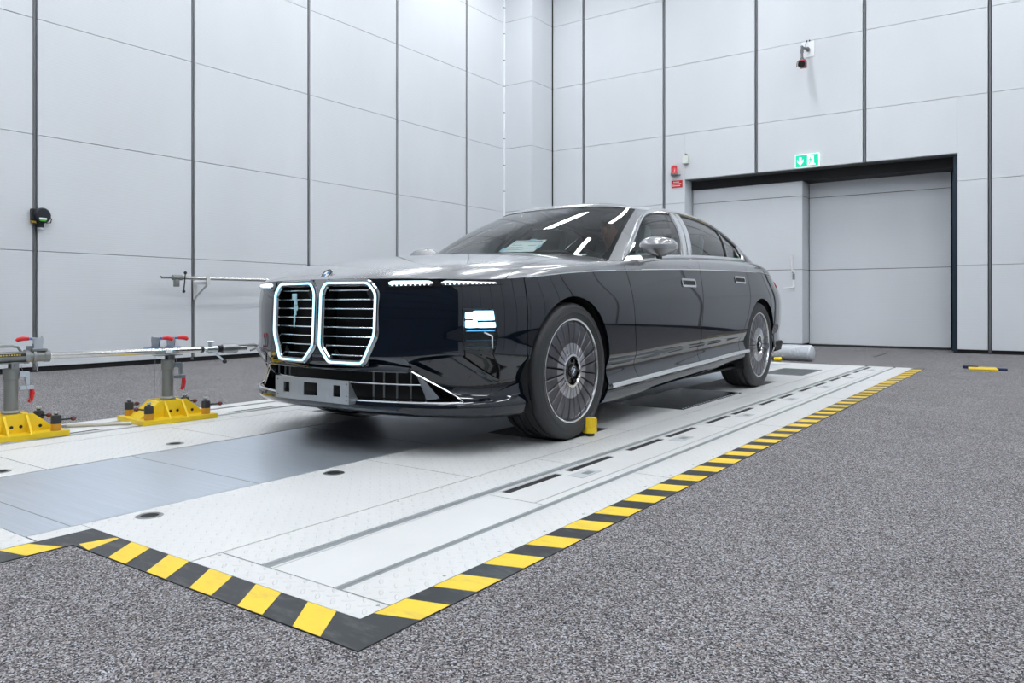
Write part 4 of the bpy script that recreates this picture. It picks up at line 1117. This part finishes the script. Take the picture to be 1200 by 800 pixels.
# ================================================================ PAPER IN THE WINDSCREEN
pp = MB(); PQ = [Vector((.055, .556, 1.080)), Vector((.305, .580, 1.076)), Vector((.305, .745, 1.165)), Vector((.062, .728, 1.168))]
nn = (PQ[1]-PQ[0]).cross(PQ[3]-PQ[0]).normalized()
def on_sheet(a, b, h=0.): 
    p = (PQ[0]*(1-a)+PQ[1]*a)*(1-b)+(PQ[3]*(1-a)+PQ[2]*a)*b; return p+nn*h
PAPER = mat('paper_white', (.85, .88, .88), .7); INK = mat('ink', (.03, .035, .04), .7); TAPE = mat('pale_blue_tape', (.35, .62, .74), .5)
pp.add([on_sheet(0, 0), on_sheet(1, 0), on_sheet(1, 1), on_sheet(0, 1)]+[on_sheet(0, 0, -.0006), on_sheet(1, 0, -.0006), on_sheet(1, 1, -.0006), on_sheet(0, 1, -.0006)], [(0, 1, 2, 3), (7, 6, 5, 4), (0, 4, 5, 1), (1, 5, 6, 2), (2, 6, 7, 3), (3, 7, 4, 0)])
sheet = pp.build('paper_sheet', PAPER, None, None, False); tag(sheet, 'white printed sheet taped inside the windscreen of the car', 'paper')
def quad(a0, a1, b0, b1, m_, name, h=.0012):
    q = MB(); q.add([on_sheet(a0, b0, h), on_sheet(a1, b0, h), on_sheet(a1, b1, h), on_sheet(a0, b1, h)], [(0, 1, 2, 3)]); return q.build(name, m_, sheet, None, False)
rr = random.Random(3); a = .08
while a < .92:                                     # bold heading, letters too small to read
    w = rr.choice((.028, .034, .04)); quad(a, a+w, .80, .90, INK, 'print'); a += w+rr.choice((.014, .016, .03))
for b, x0, x1 in ((.66, .06, .12), (.55, .1, .42), (.5, .62, .86), (.36, .1, .5), (.27, .08, .42), (.27, .55, .8), (.16, .08, .6)):
    a = x0
    while a < x1: w = rr.uniform(.02, .05); quad(a, min(a+w, x1), b, b+.035, INK, 'print'); a += w+.012
for a0, a1, b0, b1 in ((.45, .66, .94, 1.08), (.93, 1.06, .25, .55), (-.07, .06, .02, .34)): quad(a0, a1, b0, b1, TAPE, 'tape', .002)

# ================================================================ DRIVER
SKIN = mat('skin', (.50, .29, .21), .5); SHIRT = mat('dark_shirt', (.03, .035, .05), .8); HAIR = mat('dark_hair', (.025, .018, .014), .6)
def skinned(name, joints, bones, mats, split):
    me = bpy.data.meshes.new(name); me.from_pydata([j[0] for j in joints], bones, []); me.update()
    o = link(name, me); m = o.modifiers.new('skin', 'SKIN'); o.modifiers.new('sub', 'SUBSURF').levels = 2
    for i, v in enumerate(me.skin_vertices[0].data): v.radius = joints[i][1] if isinstance(joints[i][1], tuple) else (joints[i][1],)*2; v.use_root = (i == 0)
    dg = bpy.context.evaluated_depsgraph_get(); dg.update(); m2 = bpy.data.meshes.new_from_object(o.evaluated_get(dg)); o.modifiers.clear(); o.data = m2
    for m_ in mats: m2.materials.append(m_)
    for p in m2.polygons: p.material_index = split(p.center); p.use_smooth = True
    return o
HX, HY, HZ = .385, 1.50, 1.275
Jt = [((.38, 1.50, .60), .13), ((.38, 1.545, .80), (.15, .11)), ((.38, 1.565, 1.00), (.165, .105)), ((.382, 1.55, 1.10), .07), ((.384, 1.535, 1.165), .052), ((HX, HY+.005, 1.215), (.062, .075)), ((HX, HY, HZ+.01), (.076, .095)), ((HX, HY+.01, HZ+.075), (.068, .082)), ((HX, HY+.012, HZ+.105), (.035, .045)),
      ((.56, 1.55, 1.03), .065), ((.62, 1.36, .84), .045), ((.55, 1.13, .95), .032), ((.53, 1.06, .985), .035), ((.20, 1.55, 1.03), .065), ((.15, 1.36, .84), .045), ((.20, 1.13, .95), .032), ((.215, 1.06, .985), .035),
      ((.30, 1.42, .60), .095), ((.28, 1.05, .68), .07), ((.29, .82, .42), .05), ((.46, 1.42, .60), .095), ((.48, 1.05, .68), .07), ((.47, .82, .42), .05)]
Bn = [(0, 1), (1, 2), (2, 3), (3, 4), (4, 5), (5, 6), (6, 7), (7, 8), (2, 9), (9, 10), (10, 11), (11, 12), (2, 13), (13, 14), (14, 15), (15, 16), (0, 17), (17, 18), (18, 19), (0, 20), (20, 21), (21, 22)]
person = skinned('person', Jt, Bn, [SHIRT, SKIN], lambda c: 1 if c.z > 1.125 or (c.y < 1.12 and c.z > .9) else 0)
tag(person, 'driver in dark shirt sitting at the steering wheel of the car', 'person')
fc = MB()
fc.sphere((HX, HY-.098, HZ-.005), .017, 10, 0, (.8, 1., 1.6))
for sx in (-1, 1):
    fc.sphere((HX+sx*.032, HY-.074, HZ+.018), .010, 10, 1, (1.2, .6, .7)); fc.sphere((HX+sx*.032, HY-.080, HZ+.018), .005, 8, 3); fc.sphere((HX+sx*.080, HY+.012, HZ+.0), .022, 8, 0, (.35, .8, 1.3))
fc.sphere((HX, HY-.080, HZ-.048), .02, 10, 2, (1.3, .5, .35)); fc.build('face', [SKIN, mat('eye_white', (.45, .42, .40), .4), mat('lips', (.42, .16, .14), .5), HAIR], person)
hr = MB(); hr.sphere((HX, HY+.022, HZ+.045), .095, 16, 0, (.92, 1.05, .95)); hr.build('hair', HAIR, person)
for v in person.children[-1].data.vertices:
    if v.co.y < HY-.045: v.co.z = max(v.co.z, HZ+.068)
for sx, hand in ((1, (.53, 1.06, .985)), (-1, (.215, 1.06, .985))):
    hd_ = MB()
    for k in range(4): hd_.tube([(hand[0]+sx*(.0), hand[1]-.02, hand[2]+.022-.014*k), (hand[0]+sx*.022, hand[1]-.05, hand[2]+.024-.014*k), (hand[0]+sx*.012, hand[1]-.068, hand[2]+.022-.014*k), (hand[0]-sx*.012, hand[1]-.06, hand[2]+.02-.014*k)], .0085, 8)
    hd_.tube([hand, (hand[0]-sx*.03, hand[1]-.01, hand[2]+.03), (hand[0]-sx*.03, hand[1]-.035, hand[2]+.045)], .0095, 8); hd_.build('fingers', SKIN, person)

# ================================================================ RESTRAINT ROD AND STANDS
def rodp(Y, dz=0.): return Vector((-1.637+(Y+1.724)*.1123, Y, .44-(Y+1.724)*.006+dz))
RA = -math.atan(.1123)                                  # heading of the rod about z
rod = thing('restraint_rod', 'long silver steel rod clamped on the two yellow stands beside the car', 'rod', (0, 0, 0))
MB().tube([rodp(-1.60), rodp(-.63)], .0185, 20).build('rod_tube', mat('bare_steel_tube', (.62, .62, .60), .22, metal=.95), rod)
o_ = MB(); o_.tube([rodp(-2.75), rodp(-1.545)], .031, 20); o_.tube([rodp(-1.562), rodp(-1.535)], .034, 20); o_.build('outer_sleeve', GALV, rod)
o_ = MB(); o_.tube([rodp(-1.66), rodp(-1.64)], .039, 20); o_.tube([rodp(-1.62), rodp(-1.607)], .039, 20); o_.box((-.008, -.02, .03), (.008, .02, .06), M=T(*rodp(-1.63))); o_.build('clamp_collar', STEEL, rod)
o_ = MB(); o_.tube([rodp(-2.3, .03), rodp(-2.28, .062), rodp(-1.72, .062), rodp(-1.69, .055), rodp(-1.675, .028)], .0075, 8); o_.build('carry_handle', GALV, rod)
lb = MB(); lb.box((.0305, -.075, -.008), (.0325, .075, .008), M=T(*rodp(-1.735, .012)) @ RZ(RA)); lbl = lb.build('type_label', BLK, rod, 'small black type label with yellow print')
for k in range(9): MB().box((.0326, -.062+.013*k, -.003), (.0332, -.054+.013*k, .003), M=T(*rodp(-1.735, .012)) @ RZ(RA)).build('print', YEL, lbl)
MB().box((.018, -.022, -.010), (.0192, .022, .006), M=T(*rodp(-.86, 0)) @ RZ(RA)).build('type_label', PAPER, rod, 'small white sticker')
# working end by the car: neck, clevis, swivel, cylinder, hook, lever with ball
e_ = MB(); e_.tube([rodp(-.64), rodp(-.60)], .013, 12); e_.build('end_neck', ZINC, rod)
e_ = MB(); e_.tube([rodp(-.645), rodp(-.628)], .021, 16); e_.build('end_collar', BLACKMETAL, rod)
e_ = MB(); e_.tube([rodp(-.605), rodp(-.53)], .020, 16); e_.tube([rodp(-.58, -.03), rodp(-.58, .05)], .012, 10); e_.tube([rodp(-.60, .05), rodp(-.555, .05)], .006, 8); e_.tube([rodp(-.60, .05), rodp(-.605, .06)], .004, 6); e_.build('swivel_head', ZINC, rod)
e_ = MB(); e_.tube([rodp(-.525), rodp(-.505)], .024, 16); e_.build('end_collar', BLACKMETAL, rod)
e_ = MB(); e_.tube([rodp(-.50), rodp(-.49), rodp(-.40), rodp(-.39)], [.028, .033, .033, .028], 20); e_.tube([rodp(-.39), rodp(-.32)], .017, 14); e_.build('screw_barrel', STEEL, rod)
e_ = MB(); e_.tube([rodp(-.385, .018), rodp(-.26, .018), rodp(-.235, .010), rodp(-.225, -.004)], .010, 10); e_.tube([rodp(-.29, -.02), rodp(-.26, -.012), rodp(-.225, .006), rodp(-.12, .0)], .007, 8); e_.build('tow_hook', GALV, rod)
q0, q1 = rodp(-.565, -.012), rodp(-.50, -.082)+Vector((.035, 0, 0))
e_ = MB(); e_.tube([q0, q1], .007, 8); lev_ = e_.build('tommy_bar', ZINC, rod)
e_ = MB(); e_.sphere(q1, .016, 12); e_.build('ball_knob', RUBBER, lev_)
e_ = MB(); e_.tube([rodp(-.12, .0), rodp(-.05, 0)], .014, 10); e_.box((-.02, -.02, -.03), (.43, .02, .03), M=T(*rodp(-.05))); e_.build('cross_arm', GALV, rod)

def toggle(parent, M, up=True):
    """horizontal toggle clamp with red grip (points along +y of its frame)"""
    b_ = MB(); b_.box((-.018, -.028, 0), (.018, .028, .006), M=M); b_.box((-.014, -.02, .006), (-.009, .022, .055), M=M); b_.box((.009, -.02, .006), (.014, .022, .055), M=M)
    b_.cyl((-.018, .0, .046), (.018, .0, .046), .005, 8, M=M); b_.cyl((-.018, -.012, .024), (.018, -.012, .024), .005, 8, M=M); b_.box((-.007, -.024, .03), (.007, .028, .066), M=M); b_.cyl((0, -.018, .0), (0, -.018, .072), .0045, 8, M=M)
    t_ = b_.build('toggle_clamp', ZINC, parent, 'zinc toggle clamp with a red grip')
    g_ = MB(); g_.tube([(0, .02, .058), (0, .05, .060)], .007, 8, M=M); g_.build('clamp_arm', BLUE, t_)
    g_ = MB(); g_.tube([(0, .045, .060), (0, .075, .061), (0, .098, .056), (0, .106, .048)], [.010, .0125, .0125, .009], 10, M=M); g_.build('red_grip', RED, t_)
    return t_

def make_stand(label):
    st_ = thing('tie_down_stand', label, 'stand', (0, 0, 0), group='yellow tie-down stands')
    b_ = MB(); b_.prism([(-.19, -.235), (.19, -.235), (.19, .235), (-.19, .235)], .0, .028); b_.build('base_plate', YPAINT, st_)
    for x in (-.075, .075):
        g_ = MB(); g_.prism([(-.205, .028), (.205, .028), (.185, .045), (.085, .128), (-.085, .128), (-.185, .045)], -.006, .006, M=T(x, 0, 0) @ Matrix(((0, 0, 1, 0), (1, 0, 0, 0), (0, 1, 0, 0), (0, 0, 0, 1)))); g_.build('gusset', YPAINT, st_)
    for y in (-.055, .055):
        g_ = MB(); g_.prism([(-.165, .028), (.165, .028), (.08, .124), (-.08, .124)], -.006, .006, M=T(0, y, 0) @ Matrix(((1, 0, 0, 0), (0, 0, 1, 0), (0, 1, 0, 0), (0, 0, 0, 1)))); g_.build('gusset', YPAINT, st_)
    h_ = MB(); h_.add([(-.07, -.20, .029), (.07, -.20, .029), (.07, -.085, .120), (-.07, -.085, .120), (.07, .085, .120), (-.07, .085, .120), (.07, .20, .029), (-.07, .20, .029)], [(0, 1, 2, 3), (3, 2, 4, 5), (5, 4, 6, 7)]); h_.build('hub_cover', YPAINT, st_)
    for dx, dy in ((.079, -.02), (.079, .025), (.079, .12)):
        z = .06 if dy < .1 else .055
        MB().cyl((dx, dy, z), (dx+.004, dy, z), .009, 10).build('bolt', BLACKMETAL, st_)
    p_ = MB(); p_.lathe([(.046, .128), (.046, .136), (.040, .142), (.0345, .146), (.0345, .315), (.039, .318), (.039, .375), (.036, .378), (.0, .378)], 28); p_.build('post', GALV, st_)
    f_ = MB(); f_.box((-.034, -.006, .37), (-.024, .03, .412)); f_.box((.024, -.006, .37), (.034, .03, .412)); f_.box((-.05, -.075, .405), (.05, .075, .410)); f_.cyl((-.04, .012, .392), (.04, .012, .392), .008, 8); f_.build('saddle', STEEL, st_)
    for k, (dx, dy) in enumerate(((-.145, -.18), (.145, -.18), (-.145, .18), (.145, .18))):
        m_ = MB(); m_.lathe([(.0265, .028), (.0265, .066)], 20, 0, T(dx, dy, 0)); m_.lathe([(.027, .066), (.027, .104), (.022, .112), (.010, .114), (.010, .122), (.0, .122)], 20, 1, T(dx, dy, 0)); m_.cyl((dx, dy, .12), (dx, dy, .132), .007, 8, 2); m_.tube([(dx-.01, dy-.008, .13), (dx+.012, dy+.01, .132)], .004, 6, 2)
        mc = m_.build('magnet_clamp', [ORANGE, RUBBER, ZINC], st_, 'black and amber magnet clamp with a lever')
        a_ = [2.2, 3.7, .35, 1.05][k]; e0 = Vector((dx, dy, .085)); e1 = e0+Vector((math.cos(a_), math.sin(a_), .06))*.085
        l_ = MB(); l_.tube([e0, e1], .005, 8); l_.build('lever', BLACKMETAL, mc)
        l_ = MB(); l_.sphere(e1, .0155, 12, 0, (1.05, 1.05, .9)); l_.build('ball_knob', DRED, mc)
    # side latch hanging on the post, with red grip
    l_ = MB(); M_ = T(.0, .04, .34); l_.box((-.012, 0, -.012), (.012, .045, .016), M=M_); l_.box((-.010, .03, -.06), (.010, .05, .012), M=M_); l_.cyl((-.016, .04, 0), (.016, .04, 0), .007, 8, M=M_); l_.cyl((-.016, .04, -.05), (.016, .04, -.05), .007, 8, M=M_); l_.box((-.012, .0, -.085), (.012, .07, -.065), M=M_); l_.cyl((-.016, .055, -.075), (.016, .055, -.075), .008, 8, M=M_)
    lt = l_.build('post_latch', ZINC, st_)
    l_ = MB(); l_.tube([(0, .10, .262), (0, .105, .235), (0, .098, .195), (0, .088, .18)], [.010, .0135, .013, .009], 10); l_.build('red_grip', RED, lt)
    l_ = MB(); l_.tube([(-.02, -.07, .405), (-.022, -.075, .12)], .0012, 5); l_.tube([(.0, .05, .39), (.03, .10, .13)], .0012, 5); l_.build('safety_wire', STEEL, st_)
    return st_
s2 = make_stand('yellow-based tie-down stand nearest the car, with two red-gripped clamps on top')
toggle(s2, T(-.04, -.06, .455) @ RZ(-.75)); toggle(s2, T(-.035, .035, .455) @ RZ(-.75))
MB().box((-.075, -.12, .448), (.0, .10, .455)).build('clamp_rail', BLUE, s2)
s2.location = (-1.54, -.86, .0015); s2.rotation_euler = (0, 0, RA)
s1 = make_stand('yellow-based tie-down stand at the left picture edge, holding the rod\'s sleeve')
toggle(s1, T(.0, .135, .478) @ RZ(math.pi*.95)); MB().box((-.025, .095, .468), (.025, .175, .4785)).build('clamp_rail', GALV, s1)
d_ = MB(); d_.tube([(0.0, .13, .40), (0., .13, .352)], .004, 6); d_.tube([(.018*math.cos(t), .13+.0, .392+.018*math.sin(t)) for t in np.linspace(0, 6.28, 14)], .003, 6); d_.build('locking_pin', ZINC, s1)
s1.location = (-1.637, -1.724, .0015); s1.rotation_euler = (0, 0, RA)
# the two stands sit off-centre on their plates as in the photo
# conduit lying between them
cd = MB(); cd.tube([(-1.72, -1.40, .011), (-1.66, -1.33, .011), (-1.56, -1.19, .011), (-1.49, -1.125, .011)], .0105, 10)
cdo = cd.build('cable_conduit', mat('beige_hose', (.58, .55, .46), .5)); tag(cdo, 'beige hose lying on the platform between the two yellow stands', 'hose')
cd = MB(); cd.tube([(-1.735+.045*math.cos(t), -1.43+.035*math.sin(t), .010+.004*math.sin(2*t)) for t in np.linspace(0, 2*math.pi, 20, endpoint=False)], .005, 8, closed=True); cd.build('hose_ring', GALV, cdo)

# ================================================================ SMALL THINGS ON THE FLOOR
bc = thing('wheel_sensor', 'small yellow ribbed sensor standing beside the front wheel', 'sensor', (.963, .160, 0))
b_ = MB(); b_.lathe([(.0, .0), (.024, .0), (.026, .004), (.026, .016)], 24); b_.build('foot', RUBBER, bc)
b_ = MB(); b_.lathe([(.026, .016), (.040, .018), (.041, .030), (.0395, .048), (.0375, .049), (.037, .051), (.039, .052), (.0345, .098), (.032, .103), (.026, .105)], 32)
for k in range(12):
    a_ = 2*math.pi*k/12; b_.box((-.003, .034, .052), (.003, .0405, .097), M=RZ(a_))
b_.build('housing', YPAINT, bc); b_ = MB(); b_.lathe([(.0265, .1045), (.012, .1065), (.0, .1065)], 24); b_.build('cap', GALV, bc)

du = MB(); path = [(-1.0+1.58*t, 6.52+.10*math.sin(t*2.6), .105) for t in np.linspace(0, 1, 150)]
prof_r = [(.103 if i % 2 else .093) for i in range(150)]; prof_r[-1] = .03; prof_r[-2] = .07; prof_r[-3] = .09
du.tube(path, prof_r, 24); duct = du.build('flexible_duct', FOIL); tag(duct, 'crinkled silver flexible duct lying on the floor behind the car', 'duct')
c_ = MB(); c_.tube([(.13, 6.42, .02), (.22, 6.425, .02)], .028, 10); c_.build('yellow_tag', YPAINT, duct)

fm = thing('cable_protector', 'flat yellow floor piece with dark blue ends lying at the right', 'cable protector', (2.43, 6.45, -.003), .12)
MB().box((-.15, -.14, 0), (.13, .14, .022), bev=.008).build('yellow_body', YPAINT, fm)
MB().box((-.20, .08, 0), (-.05, .19, .034), bev=.006).build('end_block', mat('navy_plastic', (.012, .02, .07), .4), fm)
MB().box((.12, -.11, 0), (.215, .08, .030), bev=.006).build('end_block', MATS['navy_plastic'], fm)
fj = MB(); fj.box((1.02, 7.92, -.004), (1.055, 9.02, -.002)); fj.build('floor_joint', DARK, floor)

# ================================================================ THINGS ON THE WALLS
# emergency exit sign
EXG = mat('exit_green', (.0, .45, .30), .4, emit=(.0, .72, .42), es=.55); EXW = mat('exit_white', (.8, .9, .86), .4, emit=(.80, 1., .92), es=.55)
ex = thing('exit_sign', 'green lit emergency exit sign with arrow and running figure above the door', 'exit sign', (-.248, 9.51, 3.075))
MB().box((-.19, -.025, -.11), (.19, .028, .11), bev=.006).build('housing', EXW, ex)
MB().box((-.178, -.028, -.097), (.178, -.0245, .097)).build('green_face', EXG, ex)
def flat(poly, m_, name, d=-.0295):
    q = MB(); q.prism([(x, z) for x, z in poly], 0, .0015, M=T(0, d, 0) @ Matrix(((1, 0, 0, 0), (0, 0, 1, 0), (0, 1, 0, 0), (0, 0, 0, 1)))); return q.build(name, m_, ex)
flat([(-.125, .065), (-.085, .065), (-.085, -.005), (-.055, .03), (-.055, -.012), (-.105, -.072), (-.155, -.012), (-.155, .03), (-.125, -.005)], EXW, 'arrow')
flat([(.005, -.078), (.11, -.078), (.11, .08), (.005, .08)], EXW, 'door_panel')
for pl in ([(.048, .055), (.062, .055), (.066, .043), (.055, .034), (.044, .043)], [(.045, .032), (.062, .032), (.07, -.005), (.05, -.008)], [(.05, -.005), (.062, -.012), (.042, -.06), (.028, -.06)], [(.06, -.002), (.072, -.006), (.092, -.055), (.080, -.06)], [(.045, .03), (.028, .012), (.022, -.012), (.030, -.012), (.036, .006), (.050, .018)], [(.062, .028), (.085, .012), (.080, .004), (.06, .014)]):
    flat(pl, EXG, 'figure', -.0312)
flat([(.115, -.078), (.135, -.078), (.135, -.06), (.115, -.05)], EXW, 'figure')
# red warning beacon with its notice
be = thing('warning_beacon', 'red warning beacon on a grey bracket left of the door', 'beacon', (-2.56, 9.46, 3.08))
b_ = MB(); b_.lathe([(.060, 0), (.060, .01), (.055, .02), (.054, .12), (.045, .142), (.025, .150), (0, .152)], 24); b_.build('lens', mat('red_lens', (.60, .008, .02), .12, coat=.6), be)
b_ = MB(); b_.lathe([(.0, -.045), (.035, -.045), (.064, -.025), (.066, -.002), (.06, 0)], 24); b_.box((-.07, .02, -.03), (.09, .08, -.012)); b_.build('bracket', GALV, be)
ns = thing('red_notice', 'small red notice with white lettering under the warning beacon', 'sign', (-2.535, 9.534, 2.90))
MB().box((-.105, -.004, -.066), (.105, .004, .066)).build('board', RED, ns)
for z, n_ in ((.036, 6), (.004, 9), (-.03, 8)):
    for k in range(n_): MB().box((-.085+.019*k+(.02 if n_ == 6 else 0), -.0052, z-.008), (-.072+.019*k+(.02 if n_ == 6 else 0), -.0038, z+.008)).build('letter', WHITE, ns)
wbx = thing('wall_sensor', 'small white box with a wire above the red beacon', 'sensor', (-2.35, 9.50, 3.32))
MB().box((-.055, -.035, -.075), (.05, .038, .07), bev=.008).build('case', mat('pale_green_white', (.75, .80, .74), .4), wbx)
b_ = MB(); b_.tube([(-.01, 0, .07), (-.01, .0, .11), (.02, .03, .09)], .006, 6); b_.build('wire', BLACKMETAL, wbx)
# camera on an arm, high on the far wall
cm = thing('wall_camera', 'red and black camera on a jointed arm high on the far wall', 'camera', (-.24, 9.53, 4.91))
MB().box((-.10, -.008, -.13), (.10, .008, .13), bev=.002).build('mounting_plate', mat('bright_white_plate', (.9, .92, .94), .25), cm)
b_ = MB(); b_.cyl((.0, -.008, -.01), (0, -.06, -.01), .035, 16); b_.tube([(0, -.06, -.01), (-.02, -.16, -.02), (-.035, -.24, -.03)], .020, 10); b_.cyl((-.035, -.24, -.005), (-.035, -.24, -.24), .020, 12); b_.cyl((-.035, -.24, -.06), (-.035, -.24, -.12), .027, 12); b_.cyl((-.035, -.24, -.20), (-.035, -.24, -.23), .03, 12); b_.build('arm', PROFILE, cm)
b_ = MB(); b_.box((-.05, -.06, -.06), (.06, .07, .06), bev=.015, M=T(-.03, -.25, -.30)); b_.build('camera_body', mat('dark_red_case', (.30, .015, .025), .35), cm)
Mc = T(-.03, -.27, -.31) @ Matrix.Rotation(.25, 4, 'X') @ Matrix.Rotation(.35, 4, 'Z')
b_ = MB(); b_.cyl((-.015, -.03, 0), (-.015, -.10, 0), .055, 20, M=Mc); b_.cyl((-.015, -.10, 0), (-.015, -.115, 0), .045, 20, M=Mc); b_.build('lens', GLOSSBLK, cm)
b_ = MB(); b_.tube([(-.05, -.23, -.22), (-.11, -.25, -.26), (-.115, -.26, -.33), (-.07, -.26, -.35)], .006, 6); b_.tube([(-.02, -.012, .13), (-.03, -.05, .06), (-.02, -.07, .0)], .005, 6); b_.build('cable', DRED, cm)
for x in (-.02, .025): MB().cyl((x, -.012, .12), (x, -.012, .145), .010, 8).build('clip', BLACKMETAL, cm)
# black scanner on the left wall joint
sc = thing('wall_scanner', 'black rounded device with a green label on the left wall joint', 'device', (-5.865, .22, 1.68))
b_ = MB(); b_.tube([(.0, .01, .0), (.012, .01, 0), (.075, .01, 0), (.085, .01, 0)], [.075, .083, .083, .07], 24); b_.build('body', mat('navy_black_case', (.012, .016, .024), .4), sc)
b_ = MB(); b_.box((.0, -.09, -.06), (.06, -.03, .07), bev=.01); b_.box((.0, -.085, -.085), (.05, -.045, -.05), 1); b_.build('bracket', [BLACKMETAL, mat('brass', (.45, .32, .06), .4, metal=.6)], sc)
b_ = MB(); b_.cyl((.04, .0, -.06), (.04, .0, -.13), .033, 16); b_.build('neck', BLACKMETAL, sc); b_ = MB(); b_.cyl((.04, .0, -.13), (.04, .0, -.145), .034, 16); b_.build('lens_ring', ZINC, sc)
b_ = MB(); b_.box((.0852, -.03, -.045), (.087, .045, -.025), 0); b_.box((.0852, -.025, -.062), (.087, .04, -.044), 1); b_.build('label', [PAPER, mat('label_green', (.08, .50, .04), .4)], sc)
b_ = MB(); b_.tube([(.05, .085, -.01), (.06, .105, -.03), (.06, .095, -.07), (.05, .055, -.075)], .006, 6); b_.build('cable', RUBBER, sc)
# spare rod stored on wall brackets
sr = thing('spare_rod', 'spare steel rod with a crank handle stored on brackets along the left wall', 'rod', (0, 0, 0))
SZ, SX = 1.048, -5.60
b_ = MB(); b_.tube([(SX, 1.70, SZ), (SX, 4.35, SZ)], .022, 16); b_.build('rod_tube', MATS['bare_steel_tube'], sr)
b_ = MB(); b_.tube([(SX, 1.60, SZ), (SX, 1.72, SZ)], .032, 16); b_.tube([(SX, 1.46, SZ-.004), (SX, 1.60, SZ)], .014, 10); b_.tube([(SX, 1.44, SZ+.012), (SX, 1.47, SZ)], .010, 8); b_.box((SX-.025, 1.62, SZ-.11), (SX+.025, 1.68, SZ-.02), bev=.008); b_.build('end_fitting', GALV, sr)
b_ = MB(); b_.tube([(SX+.02, 1.755, SZ+.055), (SX+.02, 1.735, SZ-.16)], .007, 8); b_.sphere((SX+.02, 1.755, SZ+.06), .020, 10); b_.sphere((SX+.02, 1.735, SZ-.165), .020, 10); b_.build('crank_lever', BLACKMETAL, sr)
WB = mat('bracket_pale', (.62, .64, .64), .45)
wbk = thing('wall_bracket', 'pale angled steel bracket carrying the spare rod on the left wall', 'bracket', (0, 0, 0), group='rod brackets on the left wall')
b_ = MB(); b_.box((XL, 2.045, SZ-.075), (SX+.03, 2.085, SZ-.04)); b_.box((SX-.005, 2.045, SZ-.075), (SX+.035, 2.085, SZ+.03)); b_.build('shelf_arm', WB, wbk)
b_ = MB(); b_.tube([(XL+.005, 2.065, SZ-.24), (SX+.01, 2.065, SZ-.07)], .016, 4); b_.box((XL, 2.04, SZ-.26), (XL+.008, 2.09, SZ-.02)); b_.build('brace', WB, wbk)
wb2 = copy_tree(wbk); wb2.location = (0, 1.86, 0); wb2['label'] = 'second pale bracket of the spare rod, hidden behind the car\'s nose'
